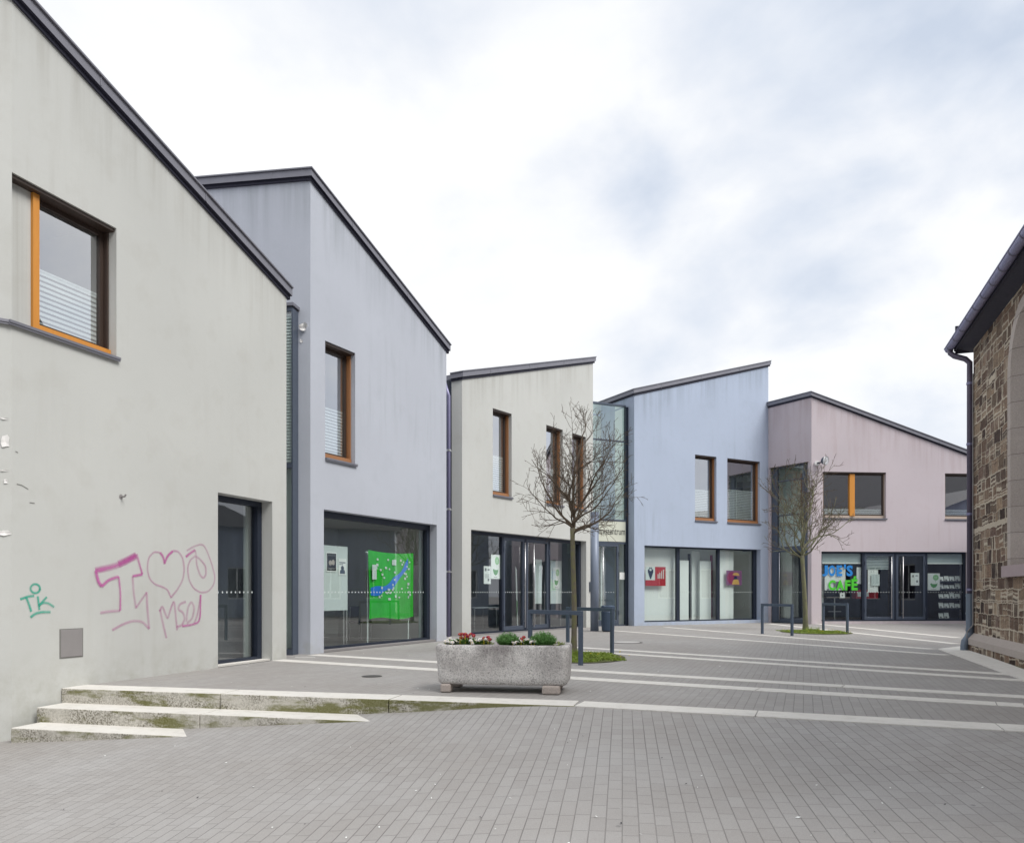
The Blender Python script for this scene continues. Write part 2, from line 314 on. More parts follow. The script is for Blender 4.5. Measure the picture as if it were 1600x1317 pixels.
MAT=dict(
 cream=render_mat('cream_render',(.545,.555,.537),(.39,.38,.345),1.3,.24),
 lilac=render_mat('lilac_render',(.478,.505,.568),(.36,.39,.43),4.1,.65),
 blue=render_mat('blue_render',(.425,.49,.615),(.30,.35,.42),7.7,.45),
 pink=render_mat('mauve_render',(.555,.497,.53),(.45,.36,.375),9.2,.6),
 zinc=plain('zinc_sheet',(.215,.215,.25),.42,.35,.14,3.0),
 soffit=plain('dark_underside',(.028,.028,.05),.7),
 frame=plain('anthracite_frame',(.085,.105,.145),.38,.2,.1),
 darkframe=plain('dark_blue_frame',(.022,.03,.05),.4,.2,.1),
 steel=plain('brushed_steel',(.62,.62,.63),.3,.9,.05),
 orange=wood_mat('orange_glazed_wood',(.56,.215,.03),(.68,.30,.05)),
 brown=wood_mat('brown_glazed_wood',(.27,.115,.045),(.40,.19,.08)),
 glass=glass_mat('window_glass',(.92,.97,.96),11.5),
 shopglass=glass_mat('shop_glass',(.91,.965,.95),3.7),
 greenglass=glass_mat('green_glass',(.84,.95,.915),5.0),
 blind=plain('white_blind',(.88,.93,.93),.6,0,.04),
 darkwood=wood_mat('dark_brown_wood',(.035,.022,.018),(.06,.04,.03)), beige=wood_mat('pale_weathered_wood',(.42,.34,.28),(.52,.43,.36)),
 rollblind=plain('grey_roller_blind',(.44,.50,.50),.6,0,.05),
 dots=plain('frosted_dots',(.60,.66,.66),.6,0,.02),
 inwall=plain('interior_white',(.66,.66,.63),.8,0,.05,1.0),
 indark=plain('interior_dark',(.055,.06,.075),.8,0,.2,1.0),
 ingrey=plain('interior_grey',(.36,.39,.42),.8,0,.12,1.0),
 infloor=plain('interior_floor',(.13,.13,.14),.35,0,.15,2.0),
 inmag=plain('interior_magenta',(.30,.03,.12),.7,0,.1),
 plaza=paver_mat('plaza_pavers',R(-20.8)*-1,(.355,.342,.332),(.40,.387,.376),(.17,.165,.155)),
 slope=paver_mat('slope_pavers',R(8.2),(.36,.346,.338),(.41,.398,.39),(.10,.095,.09)),
 band=pale_stone('pale_stone',False), moss=pale_stone('mossy_stone',True),
 rubble=stone_wall_mat(), trough=trough_mat(),
 sand=ashlar_mat('sandstone',(.40,.345,.31),(.52,.46,.425)),
 pinksand=plain('pinkish_sandstone',(.40,.32,.33),.9,0,.14,3.0,.2),
 slate=plain('slate_roof',(.05,.05,.06),.6,0,.3,5.0,.3),
 gutter=plain('violet_grey_zinc',(.23,.225,.36),.4,.3,.15,2.0),
 pipe=plain('painted_downpipe',(.105,.09,.135),.45,.1,.15,2.0),
 boot=plain('cast_iron_boot',(.17,.21,.27),.5,.2,.15,3.0),
 guard=plain('blue_grey_steel',(.085,.115,.165),.42,.2,.12,4.0),
 pillar=plain('pillar_paint',(.21,.25,.33),.42,.1,.08,4.0),
 bin=plain('bin_paint',(.055,.085,.135),.4,.2,.12,4.0),
 grey=plain('grey_plate',(.30,.285,.285),.55,.2,.1,5.0),
 white=plain('white_paper',(.85,.87,.85),.7,0,.03), offwhite=plain('offwhite_board',(.66,.72,.71),.6,0,.04),
 black=plain('black_print',(.02,.02,.025),.6), green=plain('bright_green_cloth',(.015,.47,.025),.8,0,.3,4.0,.2),
 river=plain('blue_cloth',(.02,.20,.75),.8,0,.2,7.0), pgreen=plain('leaf_green_print',(.09,.33,.10),.6), lgreen=plain('light_green_print',(.28,.55,.27),.6),
 jblue=plain('blue_lettering',(.015,.22,.62),.5), jgreen=plain('green_lettering',(.07,.55,.03),.5),
 red=plain('red_print',(.45,.02,.035),.6), yellow=plain('yellow_print',(.65,.40,.12),.6), navy=plain('navy_print',(.015,.03,.09),.6), purple=plain('purple_print',(.24,.09,.22),.6), greyp=plain('grey_print',(.2,.21,.22),.6),
 turf=plain('turf_base',(.10,.11,.035),1,0,.4,30,.6), soil=plain('dark_soil',(.035,.026,.02),1,0,.4,30,.6), 
 pinkspray=spray_mat('magenta_spray',(.55,.10,.38),.85), pinkthin=spray_mat('thin_magenta_spray',(.52,.13,.36),.50), greenspray=spray_mat('teal_spray',(.03,.42,.30),.95),
 bark=bark_mat('grey_bark',(.085,.072,.055),(.24,.215,.165),(.17,.17,.075)), twig=bark_mat('twig_bark',(.055,.040,.029),(.155,.115,.08)),
 mossbark=bark_mat('mossy_bark',(.10,.092,.065),(.22,.21,.15),(.19,.20,.10)),
 grass=leaf_mat('grass_blades',(.12,.22,.02),(.36,.44,.07)), leaf=leaf_mat('leaves',(.05,.13,.02),(.13,.24,.05)), tuft=leaf_mat('tuft_leaves',(.055,.17,.03),(.14,.30,.08)),
 pale_leaf=leaf_mat('pale_leaves',(.22,.30,.06),(.38,.42,.14)),
 petal_w=plain('white_petals',(.82,.79,.80),.7,0,.04), petal_r=plain('crimson_petals',(.40,.015,.06),.7,0,.3,60), petal_y=plain('yellow_petals',(.75,.60,.04),.7),
 lens=plain('lamp_lens',(.55,.57,.60),.12), lampwhite=plain('lamp_white',(.72,.72,.72),.4), peel=plain('bare_plaster',(.80,.79,.78),.9,0,.06,12.0), crack=plain('crack_shadow',(.20,.20,.19),.9),
 signpanel=plain('pale_sign_panel',(.62,.64,.55),.5,0,.04), iron=plain('cast_iron',(.10,.095,.09),.6,.3,.2,20,.3), paleiron=plain('pale_cover',(.52,.51,.49),.8,0,.08,20),
)
SUN, EXPO, SKYX, SKYY = 2.3, 0.35, 5.1, 8.7
# ------------------------------------------------------------------ facades
class Seg:
    """a straight stretch of wall: origin o, direction t (to the right), inward normal n"""
    def __init__(s, o, t, flip=False):
        s.o=Vector((o[0],o[1],0)); s.t=Vector((t[0],t[1],0)).normalized()
        s.n=Vector((-s.t.y,s.t.x,0)); 
        if flip: s.n=-s.n
    @staticmethod
    def vp(px, py, v, flip=False): return Seg(G(px,py), ((v-CX)/FPX,1.0), flip)
    @staticmethod
    def pts(a,b):
        return Seg(a,Vector(b)-Vector(a))
    def u(s, px, d=0.0):
        k=(px-CX)/FPX; q=s.o+s.n*d
        return (k*q.y-q.x)/(s.t.x-k*s.t.y)
    def z(s, px, py, d=0.0):
        y=(s.o+s.n*d+s.t*s.u(px,d)).y
        return EYE+(HOR-py)*y/FPX
    def p(s, u, d=0.0, z=0.0):
        q=s.o+s.t*u+s.n*d; return Vector((q.x,q.y,z))
    def quad(s, mb, u0,u1,z0,z1,d, mi=0, uv=None):
        mb.face([s.p(u0,d,z0),s.p(u1,d,z0),s.p(u1,d,z1),s.p(u0,d,z1)],mi,uv or [(u0,z0),(u1,z0),(u1,z1),(u0,z1)])
    def box(s, mb, u0,u1,z0,z1,d0,d1, mi=0):
        mb.hexa([s.p(u0,d0,z0),s.p(u1,d0,z0),s.p(u1,d1,z0),s.p(u0,d1,z0),s.p(u0,d0,z1),s.p(u1,d0,z1),s.p(u1,d1,z1),s.p(u0,d1,z1)],mi)

class Plane:
    """roof height over the plan through three points"""
    def __init__(s,a,b,c):
        n=(b-a).cross(c-a); s.n=n; s.a=a
    def __call__(s,x,y): return s.a.z-(s.n.x*(x-s.a.x)+s.n.y*(y-s.a.y))/s.n.z

def wall_seg(mb, S, ua, ub, z0, roof, ops, mi=0):
    """wall from ua to ub with rectangular openings (u0,u1,z0,z1,depth) and a sloping top"""
    us=sorted({ua,ub,*[o[0] for o in ops],*[o[1] for o in ops]}); zs=sorted({z0,*[o[2] for o in ops if o[2]>z0],*[o[3] for o in ops]})
    for a,b in zip(us,us[1:]):
        pa=S.p(a); pb=S.p(b); ta=roof(pa.x,pa.y); tb=roof(pb.x,pb.y)
        for k,z in enumerate(zs):
            last=k==len(zs)-1
            za,zb=(ta,tb) if last else (zs[k+1],)*2
            zm=z+.01; um=(a+b)/2
            if any(o[0]<um<o[1] and o[2]<=zm<o[3] for o in ops): continue
            mb.face([S.p(a,0,z),S.p(b,0,z),S.p(b,0,zb),S.p(a,0,za)],mi,[(a,z),(b,z),(b,zb),(a,za)])
    for (a,b,c,e,d) in ops:
        c=max(c,z0)
        mb.face([S.p(a,0,c),S.p(a,0,e),S.p(a,d,e),S.p(a,d,c)],mi,[(a,c),(a,e),(a+d,e),(a+d,c)])
        mb.face([S.p(b,0,c),S.p(b,d,c),S.p(b,d,e),S.p(b,0,e)],mi,[(b,c),(b+d,c),(b+d,e),(b,e)])
        mb.face([S.p(a,0,e),S.p(b,0,e),S.p(b,d,e),S.p(a,d,e)],mi,[(a,e),(b,e),(b,e+d),(a,e+d)])
        mb.face([S.p(a,0,c),S.p(a,d,c),S.p(b,d,c),S.p(b,0,c)],mi,[(a,c),(a,c+d),(b,c+d),(b,c)])

def mark_roof(o, roof):
    """stores for each wall vertex how far it lies below the roof edge"""
    me=o.data; at=me.attributes.new('below_roof','FLOAT','POINT'); w=wloc(o)
    at.data.foreach_set('value',[roof(v.co.x+w.x,v.co.y+w.y)-(v.co.z+w.z) for v in me.vertices]); return o
def plain_wall(mb, a, b, z0, roof, mi=0):
    a=Vector(a); b=Vector(b); L=(b-a).length
    ta,tb=roof(a.x,a.y),roof(b.x,b.y)
    mb.face([(a.x,a.y,z0),(b.x,b.y,z0),(b.x,b.y,tb),(a.x,a.y,ta)],mi,[(0,z0),(L,z0),(L,tb),(0,ta)])

def fascia(root, line, roof, mat, close_left=True):
    """metal roof edge along the top of the front walls, mitred at the bends"""
    prof=[(-.03,-.05),(.035,-.05),(.035,.012),(.085,.012),(.085,.150),(.115,.152),(.115,.178),(-.03,.185)]
    n=[]
    for a,b in zip(line,line[1:]):
        t=(Vector(b)-Vector(a)); t.z=0; t.normalize(); n.append(Vector((t.y,-t.x,0)))
    mb=MB(); offs=[]
    for i in range(len(line)):
        if i==0: offs.append(n[0])
        elif i==len(line)-1: offs.append(n[-1])
        else: offs.append((n[i-1]+n[i])/(1+n[i-1].dot(n[i])))
    st=[]
    for i,p in enumerate(line):
        p=Vector(p)
        if i==len(line)-1: p=p+(p-Vector(line[i-1])).normalized()*.07
        if i==0: p=p+(p-Vector(line[1])).normalized()*.02
        z=roof(p.x,p.y); st.append(len(mb.v))
        for o,h in prof: q=p+offs[i]*o; mb.v.append(Vector((q.x,q.y,z+h)))
    k=len(prof)
    for i in range(len(line)-1):
        for j in range(k):
            j2=(j+1)%k; mb.f.append([st[i]+j,st[i+1]+j,st[i+1]+j2,st[i]+j2]); mb.m.append(1 if j<3 else 0); mb.uv.append([(0,0)]*4)
    mb.f.append([st[0]+j for j in range(k)]); mb.m.append(0); mb.uv.append([(0,0)]*k)
    mb.f.append([st[-1]+j for j in reversed(range(k))]); mb.m.append(0); mb.uv.append([(0,0)]*k)
    f=mb.build('roof_edge',[mat,MAT['soffit']],root)  # second material paints the shadow gap below the edge sheet dark
    # standing seams of the sheet joints
    for i in range(len(line)-1):
        a=Vector(line[i]); b=Vector(line[i+1]); L=(b-a).length; t=(b-a).normalized()
        s=1.2
        while s<L-.5:
            q=a+t*s; zz=roof(q.x,q.y); o=n[i]
            sm=MB(); sm.obox(Vector((q.x,q.y,zz+.014))+o*.08, t*.022, o*.011, (0,0,.134)); s+=2.0; sm.build('sheet_joint',mat,f)
    return f

def roof_slab(root, plan, roof):
    mb=MB(); c=sum((Vector((p[0],p[1],0)) for p in plan),Vector())/len(plan)
    q=[Vector((p[0],p[1],0)) for p in plan]; q=[p+(c-p).normalized()*.05 for p in q]
    top=[Vector((p.x,p.y,roof(p.x,p.y)+.16)) for p in q]; bot=[Vector((p.x,p.y,roof(p.x,p.y)-.01)) for p in q]
    mb.face(top); mb.face(list(reversed(bot)))
    for i in range(len(q)):
        j=(i+1)%len(q); mb.face([bot[i],bot[j],top[j],top[i]])
    return mb.build('roof',MAT['zinc'],root)

def room(root, S, u0,u1,z0,z1,d0,d1, mats=('inwall','inwall','infloor'), name='interior', ceil=True):
    """inside of the room behind an opening: back, sides, ceiling, floor"""
    mb=MB()
    S.quad(mb,u0,u1,z0,z1,d1,0)
    mb.face([S.p(u0,d0,z0),S.p(u0,d1,z0),S.p(u0,d1,z1),S.p(u0,d0,z1)],1); mb.face([S.p(u1,d0,z0),S.p(u1,d1,z0),S.p(u1,d1,z1),S.p(u1,d0,z1)],1)
    dc=d1 if ceil is True else ceil
    if ceil: mb.face([S.p(u0,d0,z1),S.p(u1,d0,z1),S.p(u1,dc,z1),S.p(u0,dc,z1)],0)
    mb.face([S.p(u0,d0,z0),S.p(u1,d0,z0),S.p(u1,d1,z0),S.p(u0,d1,z0)],2)
    return mb.build(name,[MAT[m] for m in mats],root)

def frame_rect(mb, S, u0,u1,z0,z1,w,d0,d1, mi=0, wb=None, wt=None, wl=None, wr=None):
    wb=w if wb is None else wb; wt=w if wt is None else wt; wl=w if wl is None else wl; wr=w if wr is None else wr
    S.box(mb,u0,u0+wl,z0,z1,d0,d1,mi); S.box(mb,u1-wr,u1,z0,z1,d0,d1,mi)
    S.box(mb,u0+wl,u1-wr,z0,z0+wb,d0,d1,mi); S.box(mb,u0+wl,u1-wr,z1-wt,z1,d0,d1,mi)

def blind(parent, S, u0,u1,z0,z1,d, pitch=.066, mat='blind', name='blind'):
    mb=MB(); z=z0+.02
    while z<z1:
        mb.face([S.p(u0,d,z),S.p(u1,d,z),S.p(u1,d+.006,z+.041),S.p(u0,d+.006,z+.041)])
        z+=pitch
    S.box(mb,u0,u1,z1,z1+.025,d-.005,d+.03)
    return mb.build(name,MAT[mat],parent)

def window(root, S, u0,u1,z0,z1,d=.24, wood='brown', blind_top=None, mull=None, left_panel=None, room_d=2.6, mats=('inwall','inwall','infloor'), sill_left=0.0):
    """punched window: wooden frame, pane, pleated blind in the lower part, metal sill; the room behind"""
    m=MAT[wood]; mb=MB(); ul=left_panel or u0
    S.box(mb,ul+.003,u1-.003,z0+.015,z0+.125,.10,d+.05)                       # bottom rail
    S.box(mb,ul+.003,ul+(.09 if left_panel else .04),z0+.125,z1-.05,.10 if left_panel else .05,d+.05)
    if not left_panel: S.box(mb,u1-.032,u1-.003,z0+.125,z1-.05,.115,d+.05)   # right lining of the reveal
    if mull: S.box(mb,mull-.06,mull+.06,z0+.125,z1-.05,.10,d+.045)
    w=mb.build('window',m,root,bevel=.005)
    mb=MB(); S.box(mb,u0+.003,u1-.003,z1-.048,z1-.003,.03,d+.05); 
    if left_panel: S.box(mb,u1-.032,u1-.003,z0+.125,z1-.05,.14,d+.05)
    mb.build('shaded_head_board',MAT['darkwood'],w)  # dark wood, its tone also painting in the shade under the lintel
    mb=MB(); sl=ul+(.092 if left_panel else .042); frame_rect(mb,S,sl,u1-.034,z0+.127,z1-.05,.055,d-.035,d+.03); mb.build('sash',MAT['darkwood'],w)
    if left_panel:
        p=MB(); S.box(p,u0+.003,left_panel+.0,z0+.014,z1-.05,d-.10,d-.02); p.build('infill_panel',MAT['cream'],w)
    p=MB(); S.quad(p,sl+.05,u1-.085,z0+.178,z1-.10,d); p.build('pane',MAT['glass'],w)
    s=MB(); S.box(s,u0-sill_left-.002,u1+.03,z0-.022,z0+.012,-.055,d-.01); S.box(s,u0-sill_left-.002,u1+.03,z0-.045,z0-.024,-.045,-.03); s.build('sill',MAT['zinc'],w)
    if blind_top: 
        if mull: blind(w,S,ul+.09,mull-.07,z0+.17,blind_top,d+.06); blind(w,S,mull+.07,u1-.09,z0+.17,blind_top+.09,d+.06)
        else: blind(w,S,sl+.05,u1-.085,z0+.17,blind_top,d+.035)
    room(root,S,u0-.15,u1+.15,z0-.3,z1+.15,d+.05,room_d,mats,'interior')
    return w

def glazing(parent, S, u0,u1,z0,z1,d, mat='shopglass', z=1.25, pitch=.11, w=.030):
    """pane with its row of frosted marks"""
    mb=MB(); S.quad(mb,u0,u1,z0,z1,d); u=u0+pitch*.5
    while u+w<u1: S.quad(mb,u,u+w,z-w/2,z+w/2,d-.006,1); u+=pitch
    return mb.build('pane',[MAT[mat],MAT['dots']],parent)

def handle_bar(parent, S, u, z0,z1,d):
    mb=MB(); mb.tube([S.p(u,d-.10,z0),S.p(u,d-.10,z1)],.019,8)
    for z in (z0+.2,(z0+z1)/2,z1-.2): mb.tube([S.p(u,d-.10,z),S.p(u,d-.02,z)],.011,6)
    return mb.build('handle',MAT['steel'],parent,smooth=True)

def door(root, S, u0,u1,z0,z1,d, handle, glass='shopglass', fm='frame'):
    mb=MB(); frame_rect(mb,S,u0,u1,z0,z1,.09,d-.05,d+.03,wb=.16)
    for z in (z0+.35,z1-.45): mb.tube([S.p(u1-.02 if handle<(u0+u1)/2 else u0+.02,d-.07,z),S.p(u1-.02 if handle<(u0+u1)/2 else u0+.02,d-.07,z+.16)],.018,6)
    o=mb.build('door',MAT[fm],root,bevel=.005)
    glazing(o,S,u0+.09,u1-.09,z0+.16,z1-.09,d,glass)
    handle_bar(o,S,handle,z0+.1,z1-.12,d)
    return o

def shopfront(root, S, u0,u1,z0,z1,d, cuts, fm='darkframe', right_frame=.10, top=.09, left=.05, bot=.05):
    """big ground-floor glazing; cuts: list of ('pane',ua,ub) and mullions ('post',ua,ub)"""
    mb=MB(); frame_rect(mb,S,u0+.003,u1-.003,z0,z1-.003,.06,d-.07,d+.05,wl=left,wr=right_frame,wt=top,wb=bot)
    for c in cuts:
        if c[0]=='post': S.box(mb,c[1],c[2],z0+bot,z1-top,d-.065,d+.045)
    o=mb.build('shopfront',MAT[fm],root)
    for c in cuts:
        if c[0]=='pane':
            glazing(o,S,c[1],c[2],z0+bot,z1-top,d)
    return o

def sheet(S, px0,py0,px1,py1,d, name, mat, label, cat, deco=None, group=None, th=.004, parent=None):
    """a flat sheet hung parallel to a facade, given by its corners in the photo; deco(mb,U,Z) draws marks"""
    u0=S.u(px0,d); u1=S.u(px1,d); z1=S.z(px0,py0,d); z0=S.z(px0,py1,d)
    mb=MB(); S.box(mb,u0,u1,z0,z1,d,d+th)
    mats=[MAT[mat]]
    if deco:
        def q(a,b,c,e,m,off=.0012):
            if m not in mats: mats.append(m)
            S.quad(mb,u0+(u1-u0)*a,u0+(u1-u0)*b,z0+(z1-z0)*c,z0+(z1-z0)*e,d-off,mats.index(m))
        def poly(pts,m,off=.0016):
            if m not in mats: mats.append(m)
            mb.face([S.p(u0+(u1-u0)*a,d-off,z0+(z1-z0)*b) for a,b in pts],mats.index(m))
        deco(q,poly)
    o=mb.build(name,mats,parent)
    if parent is None: tag(o,label,cat,group)
    return o
def circ(cx,cy,rx,ry,n=16,a0=0,a1=360): return [(cx+rx*math.cos(R(a0+(a1-a0)*k/n)),cy+ry*math.sin(R(a0+(a1-a0)*k/n))) for k in range(n)]
def leaf_poster(q,poly):
    poly(circ(.66,.75,.24,.17),MAT['lgreen']); poly([(.2,.37),(.30,.42),(.40,.37),(.72,.37),(.80,.45),(.78,.30),(.66,.18),(.48,.14),(.32,.2),(.24,.3)],MAT['pgreen'])
    q(.64,.66,.45,.58,MAT['greyp']); q(.3,.7,.06,.08,MAT['greyp']); q(.55,.78,.76,.775,MAT['white'],.002); q(.58,.75,.70,.713,MAT['white'],.002)
def notice(q,poly):
    q(.15,.38,.72,.88,MAT['greyp']); q(.52,.85,.76,.84,MAT['greyp'])
    for k in range(4): q(.15,.80,.52-.06*k,.538-.06*k,MAT['greyp'])
    q(.55,.8,.16,.30,MAT['greyp'])

def text_mesh(body, bold=0.0):
    cu=bpy.data.curves.new('lettering','FONT'); cu.body=body; cu.offset=bold; cu.resolution_u=3
    o=bpy.data.objects.new('lettering_tmp',cu); C.objects.link(o); bpy.context.view_layer.update()
    me=bpy.data.meshes.new_from_object(o.evaluated_get(bpy.context.evaluated_depsgraph_get()))
    v=[w.co.copy() for w in me.vertices]; f=[list(p.vertices) for p in me.polygons]
    bpy.data.objects.remove(o); bpy.data.curves.remove(cu); bpy.data.meshes.remove(me); return v,f
def lettering(S, body, u0,u1,z0,z1,d, mat, parent, bold=.02, name='lettering'):
    v,f=text_mesh(body,bold); x0=min(p.x for p in v); x1=max(p.x for p in v); y0=min(p.y for p in v); y1=max(p.y for p in v)
    mb=MB(); mb.v=[S.p(u0+(p.x-x0)/(x1-x0)*(u1-u0),d,z0+(p.y-y0)/(y1-y0)*(z1-z0)) for p in v]; mb.f=f; mb.m=[0]*len(f); mb.uv=[[(0,0)]*len(q) for q in f]
    return mb.build(name,MAT[mat],parent)

def strokes(S, lines, width, mats, parent, label, d=-.004):
    """spray-paint strokes on a wall, given as polylines in photo pixels"""
    mb=MB()
    for li,(pts,wf) in enumerate(lines):
        P=[(S.u(x),S.z(x,y)) for x,y in pts]
        for _ in range(2):      # smooth corners a little
            Q=[P[0]]
            for a,b in zip(P,P[1:]): Q += [(a[0]*.8+b[0]*.2,a[1]*.8+b[1]*.2),(a[0]*.2+b[0]*.8,a[1]*.2+b[1]*.8)]
            P=Q+[P[-1]]
        L=0; w=width*(wf if wf>=1 else wf+.25); prev=None; dd=d-.0007*li
        for i,(u,z) in enumerate(P):
            a=P[max(i-1,0)]; b=P[min(i+1,len(P)-1)]; tx,tz=b[0]-a[0],b[1]-a[1]; l=math.hypot(tx,tz) or 1; nx,nz=-tz/l,tx/l
            if i: L+=math.hypot(u-P[i-1][0],z-P[i-1][1])
            cur=((u-nx*w,z-nz*w),(u,z),(u+nx*w,z+nz*w),L)
            if prev:
                for k in (0,1):
                    mb.face([S.p(prev[k][0],dd,prev[k][1]),S.p(cur[k][0],dd,cur[k][1]),S.p(cur[k+1][0],dd,cur[k+1][1]),S.p(prev[k+1][0],dd,prev[k+1][1])],(0 if wf>=1 else 1),[(prev[3],k-1),(L,k-1),(L,k),(prev[3],k)])
            prev=cur
    o=mb.build('graffiti',[MAT[m] for m in mats],parent); o['label']=label; return o
# ------------------------------------------------------------------ the five gabled houses
Z0=-.9
def P3(S,px,py): u=S.u(px); q=S.p(u); return Vector((q.x,q.y,S.z(px,py)))
def n2(v): return Vector((v[0],v[1],0)).normalized()

# ---- house 1: cream, far left
F1=Seg.vp(447.5,1029,1237); e1=F1.p(0); ub=F1.u(18); bend=F1.p(ub)
a1=P3(F1,23,0); b1=P3(F1,448,461.5); roof1=Plane(a1,b1,a1+F1.n)
tl=n2((.8,.6)); left1=bend-tl*7.0; FL=Seg(left1,tl)
H1=thing('gabled_house',e1,'cream rendered house with spray-painted heart and steps at its foot','house','gabled houses round the square')
w1=(F1.u(18.6),F1.u(182),F1.z(183,560.5),F1.z(182,357),.26); d1=(F1.u(340.5),F1.u(425.5),0.0,F1.z(340.5,769),.34)
mb=MB(); wall_seg(mb,F1,ub,0,Z0,roof1,[w1,d1]); wall_seg(mb,FL,0,7.0,Z0,roof1,[])
k1=e1+F1.n*4.4; k2=left1+F1.n*4.4; plain_wall(mb,e1,k1,Z0,roof1); plain_wall(mb,k1,k2,Z0,roof1); plain_wall(mb,k2,left1,Z0,roof1)
mark_roof(mb.build('wall',MAT['cream'],H1),roof1)
fascia(H1,[left1,bend,e1],roof1,MAT['zinc']); roof_slab(H1,[left1,bend,e1,k1,k2],roof1)
window(H1,F1,*w1[:4],d=.24,wood='orange',sill_left=.06,left_panel=F1.u(51.5,.10),blind_top=F1.z(62,425,.3),room_d=3.6,mats=('ingrey','inwall','indark'))
mb=MB(); FLs=FL
FL.box(mb,6.2,7.01,w1[2]-.022,w1[2]+.012,-.055,-.002); FL.box(mb,6.2,7.01,w1[2]-.045,w1[2]-.024,-.045,-.03); mb.build('sill',MAT['zinc'],H1)
o=shopfront(H1,F1,d1[0],d1[1],.03,d1[3],.30,[('pane',d1[0]+.05,d1[1]-.10)],right_frame=.12)
mb=MB(); F1.box(mb,d1[0],d1[1],-.05,.03,.05,.36); mb.build('threshold',MAT['band'],H1)
room(H1,F1,d1[0]-1.6,d1[1]+.25,.015,2.98,.36,3.9,('ingrey','ingrey','infloor'))
# white shelf frame just inside the glass door
u=F1.u(386,.5); mb=MB(); F1.box(mb,u,u+.10,.03,2.85,.5,.58); mb.build('inner_frame',MAT['offwhite'],H1)
# graffiti (zoom coordinates -> photo pixels)
def zz(l): return [(x*.2886,620+y*.2886) for x,y in l]
I_=[([(515,940),(640,912),(738,855)],2.3),([(640,905),(735,862)],2.6),([(738,850),(752,900),(770,960)],1.1),([(770,960),(716,970)],1.2),([(716,970),(722,1060),(735,1145)],.8),
    ([(735,1140),(792,1058)],.7),([(792,1055),(796,1150),(806,1255)],.9),([(806,1255),(770,1215),(720,1210),(665,1228),(605,1262)],.8),([(515,940),(530,1000),(548,1026)],1.5),([(548,1026),(585,990),(640,972)],1.3),([(640,972),(650,1060),(648,1156)],1.0),([(648,1156),(590,1160),(540,1168)],.8)]
heart=[([(890,905),(884,868),(866,842)],1.2),([(890,900),(906,860),(935,834)],1.2),([(866,842),(832,838),(803,870),(795,930),(808,985),(838,1015),(880,1028),(908,1045),(925,1088)],.6),([(935,832),(965,836),(988,870),(997,930),(990,985),(965,1035),(925,1085)],.75)]
uu=[([(1005,866),(1030,845),(1056,828)],1.3),([(1056,828),(1062,858),(1030,880),(1014,920),(1020,985),(1045,1035),(1085,1060),(1125,1055),(1155,1020),(1164,975),(1145,900),(1112,815),(1092,796),(1050,808),(1010,832)],.65),([(1060,862),(1064,910),(1082,965),(1100,982),(1115,960),(1112,915),(1085,880),(1060,862)],.8)]
scr=[([(865,1150),(880,1220),(900,1305)],.9),([(862,1160),(878,1128),(900,1190),(908,1200),(925,1140),(942,1098),(950,1180),(958,1262)],.8),([(1005,1108),(972,1120),(962,1150),(990,1165),(1000,1200),(985,1235),(955,1245)],.9),([(1008,1215),(1015,1140),(1035,1105),(1052,1140),(1040,1200),(1010,1225)],.9),([(1050,1225),(1068,1180),(1085,1070)],.8),([(1085,1070),(1082,1215),(1040,1232),(985,1240)],1.1)]
for lines,lab in ((I_,'block letter I in magenta spray paint'),(heart,'magenta spray-painted heart outline'),(uu,'magenta spray-painted letter beside the heart'),(scr,'magenta scribbled tag under the heart')):
    strokes(F1,[(zz(l),w) for l,w in lines],.024,('pinkspray','pinkthin'),H1,lab)
tk=[([(108,1095),(150,1080),(184,1076)],1.1),([(140,1082),(155,1120),(168,1162)],1.1),([(203,1078),(208,1118),(212,1152)],1),([(252,1082),(208,1130)],1),([(208,1128),(235,1112),(262,1116),(292,1137)],1),([(163,1192),(190,1172),(225,1163),(272,1164)],.9),([(190+26*math.cos(k*.55),1037+25*math.sin(k*.55)) for k in range(13)],1)]
for q_,lab in ((tk[:6],'small teal spray-paint tag reading TK'),(tk[6:],'teal ring above the tag')): strokes(F1,[(zz(l),w) for l,w in q_],.02,('greenspray','greenspray'),H1,lab)
mb=MB(); F1.box(mb,F1.u(94.5),F1.u(128),F1.z(94.5,1027),F1.z(94.5,984),-.012,.02); v=mb.build('vent_plate',MAT['grey'],H1,bevel=.004)
mb=MB(); F1.box(mb,F1.u(92.8),F1.u(129.6),F1.z(94.5,1029),F1.z(94.5,982.5),-.004,.02); mb.build('plate_recess',MAT['crack'],v)
mb=MB(); p=F1.p(F1.u(189),0,F1.z(189,776)); mb.tube([p,p-F1.n*.07,p-F1.n*.09+Vector((0,0,.03))],.013,6); mb.disc(p-F1.n*.004,.035,10,x=F1.t,y=(0,0,1)); mb.build('wall_hook',MAT['grey'],H1)
# flaking render left of the bend: curled bare patches
def flake(S, u,z,w,h,seed,name='flaked_render',root=H1,lift=.012):
    rr=random.Random(seed); mb=MB(); n=11; pts=[]
    for k in range(n):
        a=2*math.pi*k/n; r=rr.uniform(.65,1.1); pts.append((u+w*r*math.cos(a),z+h*r*math.sin(a)))
    c=(sum(p[0] for p in pts)/n,sum(p[1] for p in pts)/n)
    for k in range(n):
        a,b=pts[k],pts[(k+1)%n]; fa=lift*(.3+.7*math.sin(k)**2); fb=lift*(.3+.7*math.sin(k+1)**2)
        mb.face([S.p(c[0],-.006,c[1]),S.p(a[0],-.006-fa,a[1]),S.p(b[0],-.006-fb,b[1])])
    return mb.build(name,MAT['peel'],root)
for px,py,w,h,sd in ((8,690,.05,.095,1),(6,654,.05,.012,2),(9,752,.03,.03,3),(8,832,.085,.04,4),(5,735,.06,.008,6)):
    flake(FL,FL.u(px),FL.z(px,py),w,h,sd)
